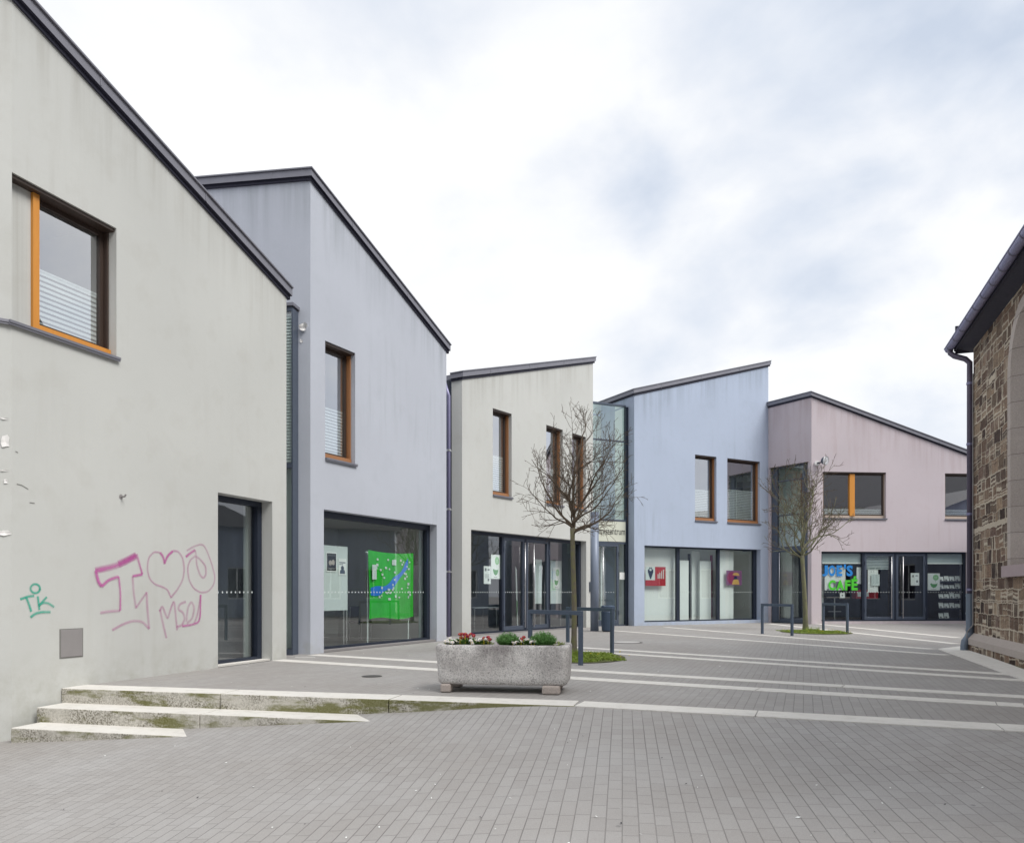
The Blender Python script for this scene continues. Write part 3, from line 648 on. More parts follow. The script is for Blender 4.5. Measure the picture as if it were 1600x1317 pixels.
for pts in ([(26,757),(34,759),(44,765)],[(24,706),(28,708)],[(46,786),(54,787)]):
    mb=MB()
    for (x0,y0),(x1,y1) in zip(pts,pts[1:]):
        u0,u1=F1.u(x0),F1.u(x1); za,zb=F1.z(x0,y0),F1.z(x1,y1); mb.face([F1.p(u0,-.003,za),F1.p(u1,-.003,zb),F1.p(u1,-.003,zb+.012),F1.p(u0,-.003,za+.012)])
    mb.build('crack',MAT['crack'],H1)

# ---- house 2: lilac
F2=Seg.vp(485,1022,1440); u2=F2.u(697.5); c2=F2.p(0); e2=F2.p(u2)
rt=n2((.989,-.148)); l2=c2-rt*6.0; FR2=Seg(l2,rt)
A=P3(F2,481.5,278); A=Vector((c2.x,c2.y,F2.z(485,279))); B=Vector((e2.x,e2.y,F2.z(697.5,547))); roof2=Plane(A,B,A-rt)
H2=thing('gabled_house',c2,'lilac house with the tall gable and green cloth in its shop window','house','gabled houses round the square')
w2=(F2.u(508),F2.u(555),F2.z(509,716),F2.z(508,532),.27); s2=(F2.u(506),F2.u(682.5),0.0,F2.z(506,795.5),.32)
mb=MB(); wall_seg(mb,F2,0,u2,Z0,roof2,[w2,s2]); wall_seg(mb,FR2,0,6.0,Z0,roof2,[])
k1=e2+F2.n*6; plain_wall(mb,e2,k1,Z0,roof2); plain_wall(mb,k1,l2,Z0,roof2)
mark_roof(mb.build('wall',MAT['lilac'],H2),roof2); fascia(H2,[l2,c2,e2],roof2,MAT['zinc']); roof_slab(H2,[l2,c2,e2,k1],roof2)
window(H2,F2,*w2[:4],d=.25,blind_top=F2.z(511,640,.3),room_d=1.1,mats=('ingrey','inwall','ingrey'))
dz=.28
o=shopfront(H2,F2,s2[0],s2[1],.05,s2[3],dz,[('pane',s2[0]+.05,s2[1]-.1)],right_frame=.13,top=.13)
mb=MB(); F2.box(mb,s2[0]+.002,s2[1]-.002,-.05,.05,.03,.33); mb.build('plinth',MAT['grey'],H2)
room(H2,F2,s2[0]-.4,s2[1]+.2,.02,2.99,.34,3.4,('inwall','inwall','infloor'))
mb=MB(); u=F2.u(657,.45); F2.box(mb,u,u+.13,.04,2.85,.45,.5); mb.build('inner_frame',MAT['offwhite'],H2)
flake(FR2,FR2.u(476),FR2.z(476,512),.10,.10,21,root=H2,lift=.07); flake(FR2,FR2.u(471),FR2.z(471,533),.04,.04,22,root=H2,lift=.01)
# ---- house 3: small cream
F3=Seg.vp(722,994,1690); u3=F3.u(926.5); c3=F3.p(0); e3=F3.p(u3)
rt3=n2((.954,-.30)); l3=c3-rt3*.31; FR3=Seg(l3,rt3)
A=Vector((c3.x,c3.y,F3.z(722,590.5))); B=Vector((e3.x,e3.y,F3.z(926.5,565.5))); roof3=Plane(A,B,A+F3.n)
H3=thing('gabled_house',c3,'cream house behind the bare tree, roof rising to the right','house','gabled houses round the square')
wz=(F3.z(770,773),F3.z(770,637.5)); W3=[(F3.u(770),F3.u(799.5),*wz,.27),(F3.u(853.5),F3.u(879.5),*wz,.27),(F3.u(894),F3.u(915.5),*wz,.27)]
s3=(F3.u(736),F3.u(916),0.0,F3.z(736,827),.34)
mb=MB(); wall_seg(mb,F3,0,u3,Z0,roof3,W3+[s3]); wall_seg(mb,FR3,0,.31,Z0,roof3,[])
k1=e3+F3.n*8; k2=l3+F3.n*6.2; plain_wall(mb,e3,k1,Z0,roof3); plain_wall(mb,k1,k2,Z0,roof3); plain_wall(mb,k2,l3,Z0,roof3)
mark_roof(mb.build('wall',MAT['cream'],H3),roof3); fascia(H3,[l3,c3,e3],roof3,MAT['zinc']); roof_slab(H3,[l3,c3,e3,k1,k2],roof3)
for w in W3: window(H3,F3,*w[:4],d=.25,blind_top=F3.z(771,713,.3),room_d=1.2,mats=('ingrey','ingrey','ingrey'))
dz=.29; u=lambda x: F3.u(x,dz)
shopfront(H3,F3,s3[0],s3[1],.02,s3[3],dz,[('pane',s3[0]+.05,u(782)),('post',u(782),u(784.5)),('post',u(818),u(820.5)),('post',u(855.5),u(857.5)),('pane',u(857.5),s3[1]-.12)],right_frame=.14,top=.10)
door(H3,F3,u(784.5),u(818),.03,s3[3]-.10,dz,u(816.8)); door(H3,F3,u(820.5),u(855.5),.03,s3[3]-.10,dz,u(830.5))
mb=MB(); F3.box(mb,s3[0]+.002,s3[1]-.002,-.05,.02,.03,.35); mb.build('plinth',MAT['grey'],H3)
room(H3,F3,s3[0]-.3,s3[1]+.25,.015,3.02,.36,4.2,('ingrey','ingrey','infloor'))
mb=MB(); q=F3.u(921.5); F3.box(mb,q-.05,q+.06,F3.z(921,924),F3.z(921,909),-.05,.01); v=mb.build('intercom',MAT['frame'],H3,bevel=.006)
mb=MB(); F3.box(mb,q-.03,q+.04,F3.z(921,921),F3.z(921,917),-.054,-.0502); mb.build('button_plate',MAT['steel'],v)
# ---- house 4: blue
F4=Seg.vp(991,977.8,3000); u4=F4.u(1200.5); c4=F4.p(0); e4=F4.p(u4)
A=Vector((c4.x,c4.y,F4.z(991,616))); B=Vector((e4.x,e4.y,F4.z(1200.5,571))); roof4=Plane(A,B,A+F4.n)
H4=thing('gabled_house',c4,'sky-blue house with two upper windows and pictures in the shopfront','house','gabled houses round the square')
wz=(F4.z(1086,813),F4.z(1086,710)); W4=[(F4.u(1086),F4.u(1119.5),*wz,.27),(F4.u(1136.4),F4.u(1187.5),*wz,.27)]
s4=(F4.u(1007),F4.u(1188.5),.12,F4.z(1007,851.8),.34)
mb=MB(); wall_seg(mb,F4,0,u4,Z0,roof4,W4+[s4]); k1=e4+F4.n*9; k2=c4+F4.n*9
plain_wall(mb,e4,k1,Z0,roof4); plain_wall(mb,k1,k2,Z0,roof4); plain_wall(mb,k2,c4,Z0,roof4)
mark_roof(mb.build('wall',MAT['blue'],H4),roof4); fascia(H4,[k2,c4,e4],roof4,MAT['zinc']); roof_slab(H4,[c4,e4,e4+F4.n*.9,c4+F4.n*.9],roof4); roof_slab(H4,[c4+F4.n*5.3,e4+F4.n*5.3,k1,k2],roof4)
mb=MB(); mb.face([Vector((q.x,q.y,roof4(q.x,q.y)+.12)) for q in (c4+F4.n*.8+F4.t*.05,e4+F4.n*.8-F4.t*.05,e4+F4.n*5.4-F4.t*.05,c4+F4.n*5.4+F4.t*.05)]); mb.build('added_rooflight',MAT['shopglass'],H4)  # unseen roof opening, added to bring daylight into the shop
window(H4,F4,*W4[0][:4],d=.25,room_d=1.1,blind_top=F4.z(1090,766,.3),mats=('ingrey','inwall','indark')); window(H4,F4,*W4[1][:4],d=.25,room_d=1.1,blind_top=F4.z(1140,766,.3),mats=('ingrey','inwall','indark'))
dz=.29; u=lambda x: F4.u(x,dz)
shopfront(H4,F4,s4[0],s4[1],.13,s4[3],dz,[('pane',s4[0]+.05,u(1056)),('post',u(1056),u(1060.5)),('pane',u(1060.5),u(1119.5)),('post',u(1119.5),u(1123)),('pane',u(1123),s4[1]-.15)],right_frame=.16,top=.05,bot=.04)
mb=MB(); u=lambda x: F4.u(x,1.3)
room(H4,F4,s4[0]-.3,s4[1]+.2,.12,2.97,.36,5.2,('inwall','inwall','infloor'),ceil=.5)
mb=MB()
for ua,ub_,da,db in ((s4[0]-.3,s4[1]+.2,5.2,5.2),(s4[0]-.3,s4[0]-.3,1.2,5.2),(s4[1]+.2,s4[1]+.2,1.2,5.2)):
    mb.face([F4.p(ua,da,2.97),F4.p(ub_,db,2.97),F4.p(ub_,db,8.0),F4.p(ua,da,8.0)])
mb.build('added_light_well',MAT['inwall'],H4)  # added white shaft carrying that daylight down to the shop
for n,(x0,x1,dd) in enumerate(((1062,1076,.45),(1081,1093,.8),(1093.5,1111,.6),(1122,1146,.45),(1000,1058,.5))):
    mb=MB(); a,b=F4.u(x0,dd),F4.u(x1,dd); F4.box(mb,a,b,.13,2.5 if n in(0,2) else 2.9,dd,dd+.08); mb.build('partition',MAT['white'],H4)
for x0,x1,dd,m in ((1076,1081,2.6,'black'),(1111,1121,3.0,'inmag'),(1146,1180,3.2,'inmag')):
    mb=MB(); F4.box(mb,F4.u(x0,dd),F4.u(x1,dd),.13,2.9,dd,dd+.06); mb.build('partition',MAT[m],H4)  # the black sheet stands for the dark gap between the white panels
# ---- house 5: mauve
F5=Seg.vp(1268,975,15000); u5=12.0; c5=F5.p(0); e5=F5.p(u5)
rt5=n2(c5-e4); L5=(c5-e4).length-.015; l5=c5-rt5*L5; FR5=Seg(l5,rt5)
A=Vector((c5.x,c5.y,F5.z(1268,619))); q=F5.p(F5.u(1512)); B=Vector((q.x,q.y,F5.z(1512,710.5))); roof5=Plane(A,B,A-rt5)
H5=thing('gabled_house',c5,'mauve house with the cafe behind its glazed doors','house','gabled houses round the square')
wz=(F5.z(1286,809.5),F5.z(1286,736.8)); W5=[(F5.u(1285.7),F5.u(1384.5),*wz,.2),(F5.u(1476.5),F5.u(1526),*wz,.2)]
s5=(F5.u(1283.5),F5.u(1511.5),.11,F5.z(1283.5,861.3),.2)
g5=(.10,L5-.17,0.0,FR5.z(1230,727),.18)
mb=MB(); wall_seg(mb,F5,0,u5,Z0,roof5,W5+[s5]); wall_seg(mb,FR5,0,L5,Z0,roof5,[g5])
k1=e5+F5.n*8; k2=l5+F4.n*8.4; plain_wall(mb,e5,k1,Z0,roof5); plain_wall(mb,k1,k2,Z0,roof5); plain_wall(mb,k2,l5,Z0,roof5)
mark_roof(mb.build('wall',MAT['pink'],H5),roof5); fascia(H5,[l5,c5,e5],roof5,MAT['zinc']); roof_slab(H5,[l5,c5,e5,k1,k2],roof5)
window(H5,F5,*W5[0][:4],d=.16,wood='beige',blind_top=F5.z(1290,796,.2),mull=None,mats=('indark','indark','indark'))
mb=MB(); F5.box(mb,F5.u(1329.5),F5.u(1337.5),wz[0]+.1,wz[1]-.05,.08,.19); v=mb.build('window_post',MAT['orange'],H5,bevel=.01)
window(H5,F5,*W5[1][:4],d=.16,wood='beige',blind_top=F5.z(1480,797,.2),mats=('indark','indark','indark'))
dz=.16; u=lambda x: F5.u(x,dz)
o=shopfront(H5,F5,s5[0],s5[1],.115,s5[3],dz,[('pane',s5[0]+.05,u(1346)),('post',u(1346),u(1349.5)),('post',u(1396.5),u(1399)),('post',u(1445),u(1447.5)),('pane',u(1447.5),s5[1]-.06)],right_frame=.07,top=.07)
door(H5,F5,u(1349.5),u(1396.5),.12,s5[3]-.07,dz,u(1391)); door(H5,F5,u(1399),u(1445),.12,s5[3]-.07,dz,u(1408.8))
room(H5,F5,s5[0]-.3,s5[1]+.4,.11,3.0,.22,5.0,('indark','indark','infloor'))
for x0,x1 in ((1285,1345.5),(1448,1509)):
    mb=MB(); a,b=u(x0),u(x1); F5.quad(mb,a,b,F5.z(1290,879,dz+.05),s5[3]-.05,dz+.05); F5.box(mb,a,b,F5.z(1290,880.5,dz+.05),F5.z(1290,878.5,dz+.05),dz+.03,dz+.06,1); mb.build('roller_blind',[MAT['rollblind'],MAT['white']],H5)
blind(H5,F5,u(1355),u(1390),F5.z(1360,890,dz),s5[3]-.18,dz+.07,.06,'rollblind')
# lettering stuck to the left cafe pane
def lt(S,body,x0,x1,y0,y1,d,mat,parent,bold): lettering(S,body,S.u(x0,d),S.u(x1,d),S.z(x0,y1,d),S.z(x0,y0,d),d,mat,parent,bold)
for ch,x0,x1,y0,y1,m in (("J",1284.6,1293.6,883,900,'jblue'),("O",1294.6,1305.6,883,900,'jblue'),("E",1307.2,1316,883,900,'jblue'),("'",1318.6,1322,881.5,888.5,'jblue'),("S",1322.6,1332.6,883,900,'jblue'),
                         ("C",1294.6,1305.6,906,922,'jgreen'),("A",1306.6,1319.2,906,922,'jgreen'),("F",1320.4,1329,906,922,'jgreen'),("É",1330.4,1340.2,900,922,'jgreen')):
    lt(F5,ch,x0,x1,y0,y1,dz-.012,m,H5,.045)
# glazing with a door in the splayed side of house 5
mb=MB(); d=.12; a,b=g5[0],g5[1]; zt=g5[3]
frame_rect(mb,FR5,a+.003,b-.003,.02,zt-.003,.07,d-.06,d+.05,wl=.28,wr=.24); zd=FR5.z(1230,858)
for z in (zd,FR5.z(1230,805),FR5.z(1230,751)): FR5.box(mb,a+.28,b-.2,z,z+(.12 if z==zd else .05),d-.055,d+.045)
o=mb.build('stair_glazing',MAT['frame'],H5); mb=MB(); FR5.quad(mb,a+.28,b-.2,zd,zt-.07,d); mb.build('pane',MAT['greenglass'],o)
door(H5,FR5,a+.28,b-.2,.03,zd,d,a+.42)
mb=MB(); FR5.box(mb,a-.05,b+.05,zt,zt+.05,-.07,.0); mb.build('ledge',MAT['pink'],H5)
mb=MB(); rr=random.Random(5)
for k in range(260):     # moss and dead creeper clinging under the ledge and down the frame
    t=rr.random(); q=FR5.p(a+t*(b-a),-.01-rr.random()*.05,zt+.03-abs(rr.gauss(0,.07))) if k<150 else FR5.p((a+rr.random()*.2) if k%2 else (b-rr.random()*.16),-.01-rr.random()*.04,zt-abs(rr.gauss(0,.75)))
    s=.012+rr.random()*.028; x=Vector((rr.gauss(0,1),rr.gauss(0,1),rr.gauss(0,1))).normalized(); y=x.orthogonal().normalized()
    mb.face([q+x*s,q+y*s,q-x*s,q-y*s])
tag(mb.build('moss',MAT['mossbark'],H5),kind='stuff')
room(H5,FR5,a,b,.02,zt+.3,.2,1.0,('white','white','infloor'))
# flood light
q=F5.p(F5.u(1276),0,F5.z(1276,724)); fl=thing('flood_light',q,'round white flood light on a bracket on the mauve wall','lamp')
mb=MB(); mb.tube([q+Vector((0,.0,0)),q-F5.n*.07],.10,16); mb.build('base',MAT['lampwhite'],fl,smooth=False)
mb=MB(); hq=q-F5.n*.30+F5.t*.20+Vector((0,0,.06)); mb.tube([q-F5.n*.06,q-F5.n*.2+F5.t*.05,hq+F5.n*.08],.03,8); mb.build('arm',MAT['soffit'],fl)
ax=(F5.t*.55-F5.n*.8+Vector((0,0,-.15))).normalized()
mb=MB(); mb.tube([hq-ax*.16,hq-ax*.10,hq,hq+ax*.03],[.06,.13,.165,.165],20); mb.build('housing',MAT['frame'],fl)
mb=MB(); mb.tube([hq+ax*.026,hq+ax*.045],[.15,.14],20); mb.build('lens',MAT['lens'],fl)
mb=MB(); mb.tube([hq+ax*.0,hq+ax*.05],[.175,.172],20,cap=False); mb.build('rim',MAT['lampwhite'],fl)

# ---- glazed link between house 1 and house 2
LK=thing('glazed_link',FR2.p(FR2.u(455)),'narrow glazed slot between the cream and lilac houses','glazing')
D0=-.26; u1=FR2.u(457.6,D0); u0=u1-.85; zt=FR2.z(452,481,D0); zm=FR2.z(452,727,D0)
mb=MB(); FR2.box(mb,u1-.03,u1,.0,zt,D0,-.003); FR2.box(mb,u0,u1-.03,zt-.06,zt+.03,D0,-.003); FR2.box(mb,u0,u1-.03,zm-.05,zm+.05,D0,-.08); FR2.box(mb,u0,u1-.03,0,.12,D0,-.08); mb.build('frame',MAT['frame'],LK)
mb=MB(); FR2.quad(mb,u0,u1-.03,.12,zm-.05,D0+.03); FR2.quad(mb,u0,u1-.03,zm+.05,zt-.06,D0+.03); mb.build('pane',MAT['shopglass'],LK)
mb=MB(); z=zm+.08
while z<zt-.1: mb.face([FR2.p(u0,D0+.06,z),FR2.p(u1-.03,D0+.06,z),FR2.p(u1-.03,D0+.075,z+.042),FR2.p(u0,D0+.075,z+.042)]); z+=.062
mb.build('blind',MAT['blind'],LK); mb=MB(); FR2.quad(mb,u0,u1-.03,0,zt,-.06); mb.build('back_panel',MAT['offwhite'],LK)
mb=MB(); FR2.box(mb,u0,u1+.03,zt+.03,zt+.09,D0-.05,-.002); mb.build('flashing',MAT['zinc'],LK)

# ---- dark slot with downpipe between house 2 and house 3
q=G(703.5,997); mbp=MB()
DP=thing('downpipe',(q.x,q.y,0),'dark downpipe in the slot between the lilac and the cream house','downpipe')
zt=7.25; mb=MB(); c=Vector((-1.775,21.55,0)); mb.tube([c+Vector((0,0,.0)),c+Vector((0,0,zt-.5)),c+Vector((-.12,.0,zt-.1))],.05,10); mb.build('pipe',MAT['gutter'],DP,smooth=True)
mb=MB()
for z in (1.8,3.55,5.2): mb.tube([c+Vector((0,0,z)),c+Vector((0,0,z+.05))],.062,10); mb.obox(c+Vector((.02,.02,z)),(.05,0,0),(0,.15,0),(0,0,.04))
mb.build('pipe_clamp',MAT['steel'],DP)
SL=MB(); 
SL.face([(-1.72,21.84,0),(-4.2,23.6,0),(-4.2,23.6,7.3),(-1.72,21.84,7.3)]); SL.obox((-1.80,21.86,0),(.08,0,0),(0,.05,0),(0,0,7.25))
tag(SL.build('cladding_panel',MAT['darkframe']),'near-black metal panel closing the slot beside the cream house','panel')

# ---- glazed entrance between house 3 and house 4
SE=e3+F3.n*.55; EE=c4+F4.n*.40; FE=Seg.pts(SE,EE); UE=(EE-SE).length
EN=thing('glazed_entrance',FE.p(UE/2),'glazed entrance bay with the lettered sign panel between cream and blue houses','entrance')
zt=FE.z(950,633); zs1=FE.z(956,814.5); zs0=FE.z(956,846); zd=FE.z(956,848.5); zq=FE.z(960,690)
ur=FE.u(976.5); 
mb=MB(); FE.box(mb,ur,UE-.002,0,zt,-.05,.08); mb.build('post',MAT['darkframe'],EN)
mb=MB(); FE.box(mb,0,ur,zt,zt+.06,-.06,.08); FE.box(mb,0,ur,zq,zq+.05,-.03,.05); FE.box(mb,0,ur,zs1,zs1+.07,-.05,.06); FE.box(mb,0,ur,zd-.02,zs0,-.03,.08); FE.box(mb,0,ur,0,.05,-.03,.08); mb.build('frame',MAT['frame'],EN)
mb=MB(); FE.quad(mb,0,ur,zs1+.07,zt,.0); mb.build('pane',MAT['greenglass'],EN)
mb=MB(); FE.box(mb,0.0,ur-.003,zs0,zs1,-.045,.05); sg=mb.build('sign_panel',MAT['signpanel'],EN)
lettering(FE,'Johanniszentrum',FE.u(934)-.35*(FE.u(976)-FE.u(934)),FE.u(975.3),FE.z(956,838.8),FE.z(956,824.3),-.052,'black',sg,.0)
ud1=FE.u(966,.02); door(EN,FE,ud1-1.02,ud1,.06,zd-.03,.03,FE.u(940,.03),fm='frame')
mb=MB(); FE.quad(mb,ud1,ur,.05,zd,.02); FE.quad(mb,0,ud1-1.02,.05,zd,.02); sp=mb.build('side_pane',MAT['shopglass'],EN)
mb=MB(); FE.box(mb,FE.u(968.5),FE.u(976),FE.z(970,905),FE.z(970,894),.012,.017); mb.build('notice',MAT['white'],sp)
room(EN,FE,.03,UE-.05,.012,zt+.02,.10,1.7,('white','white','infloor'),ceil=False)
mb=MB(); mb.face([FE.p(0,.1,zt+.05),FE.p(UE,.1,zt+.05),FE.p(UE,1.75,zt+.05),FE.p(0,1.75,zt+.05)]); mb.build('added_glass_roof',MAT['greenglass'],EN)  # unseen glass roof, added so the sky brightens the bay
mb=MB()
for x in (.28,.55): FE.box(mb,ud1-1.02+x,ud1-1.02+x+.16,.05,2.75,.5,.53)
mb.build('curtain',MAT['offwhite'],EN)
mb=MB(); FE.box(mb,0.05,UE-.1,3.15,3.35,.1,1.6); mb.build('floor_slab',MAT['inwall'],EN)
# ------------------------------------------------------------------ ground
fa=G(103.5,1075.8); fb=G(897.5,1103.2); fc=G(1600,1143.2)      # front edge of the top step / flush strip
def Lf(x):
    if x<fb.x: return fa.y+(x-fa.x)*(fb.y-fa.y)/(fb.x-fa.x)
    return fb.y+(x-fb.x)*(fc.y-fb.y)/(fc.x-fb.x)
def zl(x,y):
    a=.078*(x-.45); a = a if a<-.12 else (-.12-( -.12-a)*0 if False else a)
    if a>-.1: a=-( .1-min(a+.1,.2)/1.0)*max(0,(.1-a)/.2) if a<.1 else 0.0
    return min(a,0.0)+.046*(y-Lf(x))-.004
mb=MB(); xs=[-14+.35*i for i in range(84)]; ts=[0,.15,.3,.5,.8,1.2,1.7,2.3,3,4,5.2,6.6,8.2,10,12.5]
for i in range(len(xs)-1):
    for j in range(len(ts)-1):
        q=[]
        for x,t in ((xs[i],ts[j+1]),(xs[i+1],ts[j+1]),(xs[i+1],ts[j]),(xs[i],ts[j])):
            y=Lf(x)+.02-t; q.append((x,y,zl(x,y)))
        mb.face(q)
tag(mb.build('pavement',MAT['slope'],None,smooth=True,weld=True),kind='structure')
mb=MB(); pts=[(-16,Lf(-16)+.1)]+[(x,Lf(x)+.1) for x in (-5.8,fb.x)]+[(16,Lf(16)+.1),(70,Lf(16)),(70,160),(-70,160),(-70,Lf(-16)+.1)]
mb.face([(x,y,0) for x,y in pts]); tag(mb.build('plaza',MAT['plaza']),kind='structure')
mb=MB(); mb.face([(-400,-300,-1.6),(400,-300,-1.6),(400,600,-1.6),(-400,600,-1.6)]); tag(mb.build('ground',MAT['plaza']),kind='structure')

# pale strips let into the plaza: (upper edge left px, upper edge right px, width m, joints)
def strip(p0,p1,w,jl,h=.006,joint0=.8):
    a=G(*p0); b=G(*p1); t=(b-a).normalized(); n=Vector((-t.y,t.x,0)); 
    if n.y>0: n=-n
    L=(b-a).length; mb=MB(); s=0; first=joint0
    while s<L:
        e=min(L,s+(first or jl)); first=None
        if e-s>.05: mb.obox(a+t*s+n*w-Vector((0,0,.05)),t*(e-s-.012),-n*w,(0,0,.05+h))
        s=e
    return tag(mb.build('pavement_strip',MAT['band'],None),kind='structure')
strip((443.5,1030.2),(1600,1099.3),.33,2.6); strip((498,1022.2),(1625,1087.9),.30,2.6,joint0=2.0)
strip((700,998),(1592,1053),.29,2.6); strip((706,1003),(1622,1063),.29,2.6,joint0=1.7)
strip((1045,979.7),(1466,1014),.24,2.6); strip((948,984),(1488,1023),.24,2.6,joint0=1.4)
strip((1283.6,974.9),(1502,996),.26,2.6); strip((1205,974.2),(1503,1005.7),.26,2.6,joint0=1.1)
# the flush strip that continues the top step to the right
t=(fc-fb).normalized(); n=Vector((-t.y,t.x,0)); mb=MB(); s=0.0
for l in (1.9,2.15,2.15,2.15,2.15,2.15):
    mb.obox(fb+t*s-Vector((0,0,.15)),t*(l-.012),n*.40,(0,0,.156)); s+=l
tag(mb.build('pavement_strip',MAT['band'],None),kind='structure')
# church forecourt: broad pale kerb and a mossy gravel margin
Q=[G(1465,1014),G(1500,1010),G(1600,1046.5),G(1760,1105),G(1760,1138),G(1600,1063.5)]
mb=MB(); top=[q+Vector((0,0,.012)) for q in Q]; mb.face(list(reversed(top)));
for i in range(len(Q)):
    j=(i+1)%len(Q); mb.face([top[i],top[j],Q[j],Q[i]])
tag(mb.build('kerb',MAT['band']),kind='structure')

# ---- the steps in the corner
ST=thing('stone_steps',(-4.2,9.4,-.5),'three pale mossy stone steps running out into the sloping pavement','steps')
tS=(fb-fa).normalized(); nS=Vector((-tS.y,tS.x,0))
def stepblock(p, l, z, h, tread, mossy=True):
    mb=MB(); o=Vector((p.x,p.y,z-h)); c=[o,o+tS*l,o+tS*l+nS*tread,o+nS*tread]; d=Vector((0,0,h))
    cc=c+[q+d for q in c]
    mb.face([cc[4],cc[5],cc[6],cc[7]],0)
    for q in ((0,1,5,4),(1,2,6,5),(3,0,4,7),(2,3,7,6)): mb.face([cc[i] for i in q],1)
    return mb.build('step_block',[MAT['band'],MAT['moss']],ST,bevel=.012,weld=True)
A1=fa-tS*.08; la=(G(339.3,1085.1)-fa).length+.08; lb=(G(607.5,1093)-G(339.3,1085.1)).length; lc=(fb-G(607.5,1093)).length
s=0
for l in (la,lb,lc): stepblock(A1+tS*s,l-.010,.006,.2,.42); s+=l
z2=-.181; A2=G(63,1105,z2); la=(G(315.5,1114.5,z2)-A2).length; lb=(G(600,1124,z2)-G(315.5,1114.5,z2)).length
A2b=A2-tS*.06
for i,(s,l) in enumerate(((0,la+.06),(la+.06,lb+.25))): stepblock(A2b+tS*s,l-.010,z2,.2,.55)
z3=-.362; A3=G(22,1137,z3); stepblock(A3-tS*.05,(G(300,1147,z3)-A3).length+.20,z3,.2,.55)

# ---- manhole covers
def manhole(px,py,r,label,m1,m2):
    q=G(px,py); o=thing('manhole_cover',q,label,'manhole cover'); mb=MB(); mb.tube([q-Vector((0,0,.03)),q+Vector((0,0,.006))],r,28); mb.build('cover_ring',MAT[m1],o)
    mb=MB(); mb.tube([q,q+Vector((0,0,.010))],r*.82,28); mb.build('cover_plate',MAT[m2],o)
manhole(979,1003.5,.40,'pale round manhole cover in a dark ring, out on the plaza','iron','paleiron')
manhole(581,1056.5,.15,'small dark iron cover in the paving left of the stone trough','iron','iron')
q=G(478,1027); mb=MB(); mb.obox(q+Vector((-.19,-.09,-.02)),(.38,.0,0),(-.03,.17,0),(0,0,.028)); tag(mb.build('drain_cover',MAT['paleiron']),'flat pale drain cover at the foot of the narrow glazed slot','drain cover')

# ------------------------------------------------------------------ stone trough with flowers
def trough():
    pl=G(684,1081.5); pr=G(884,1085.5); t=(pr-pl).normalized(); n=Vector((-t.y,t.x,0)); Lw=1.66; D=.72
    fc0=(pl+pr)/2-n*.02; cen=fc0+n*D/2
    T=thing('stone_trough',(cen.x,cen.y,0),'weathered grey stone trough planted with spring flowers, raised on blocks','planter')
    def ring(hw,hd,z,seed,amp):
        pts=[]; r=.09; per=[]
        nseg=26
        for (sx,sy,ex,ey) in ((-1,-1,1,-1),(1,-1,1,1),(1,1,-1,1),(-1,1,-1,-1)):
            m=nseg if sx!=ex else 12
            for k in range(m):
                f=k/m; per.append(((sx+(ex-sx)*f)*hw,(sy+(ey-sy)*f)*hd))
        for x,y in per:
            cx=max(-hw+r,min(hw-r,x)); cy=max(-hd+r,min(hd-r,y)); d=Vector((x-cx,y-cy)); 
            if d.length>1e-6 and abs(x)>hw-r and abs(y)>hd-r: d=d.normalized()*r; x,y=cx+d.x,cy+d.y
            q=cen+t*x+n*y+Vector((0,0,z)); nv=noise.noise_vector(q*4.5)*amp+noise.noise_vector(q*17)*amp*.55
            pts.append(q+nv)
        return pts
    H0,H1=.105,.595; rings=[]
    prof=[(.0,-.14,-.16),(.0,-.045,-.05),(.06,-.02,-.02),(.2,-.015,-.02),(.36,-.01,-.02),(.52,-.005,-.01),(.68,0,0),(.84,.005,.0),(.95,.005,.0),(1.0,-.012,-.012),(1.0,-.06,-.055),(.995,-.095,-.09),(.9,-.11,-.105)]
    for i,(f,dw,dd) in enumerate(prof):
        rings.append(ring(Lw/2+dw*(1 if i else 1),D/2+dd,H0+(H1-H0)*f,i,.008 if 1<i<11 else .006))
    mb=MB(); k=len(rings[0])
    for r in rings: mb.v+=r
    for i in range(len(rings)-1):
        for j in range(k):
            j2=(j+1)%k; mb.f.append([i*k+j,i*k+j2,(i+1)*k+j2,(i+1)*k+j]); mb.m.append(0); mb.uv.append([(0,0)]*4)
    mb.f.append(list(reversed(range(k)))); mb.m.append(0); mb.uv.append([(0,0)]*k)
    mb.build('trough',MAT['trough'],T,smooth=True)
    mb=MB(); mb.face([q-Vector((0,0,.0)) for q in rings[-1]]); mb.build('soil',MAT['soil'],T)
    for sx,sy,w in ((-.70,-.27,.13),(.62,-.29,.22),(-.70,.26,.16),(.62,.27,.18)):
        mb=MB(); o=cen+t*(sx-w/2)+n*(sy-.09); mb.obox(o+Vector((0,0,.002)),t*w,n*.18,(0,0,.108)); mb.build('foot',MAT['sand'],T,bevel=.022)
    return cen,t,n,.565
cen,tT,nT,zs=trough()
rr=random.Random(11)
def leafclump(q,rad,h,count,mat,parent,ln=.05,w=.018):
    mb=MB()
    for k in range(count):
        a=rr.uniform(0,6.28); r=rad*math.sqrt(rr.random()); b=q+Vector((r*math.cos(a),r*math.sin(a),rr.uniform(-.01,h)))
        d=Vector((math.cos(a)*rr.uniform(.3,1),math.sin(a)*rr.uniform(.3,1),rr.uniform(.15,.9))).normalized(); s=d.cross(Vector((0,0,1))).normalized()*w*rr.uniform(.6,1.2); l=ln*rr.uniform(.6,1.2)
        mb.face([b,b+d*l*.5+s,b+d*l,b+d*l*.5-s])
    return mb.build('leaves',MAT[mat],parent)
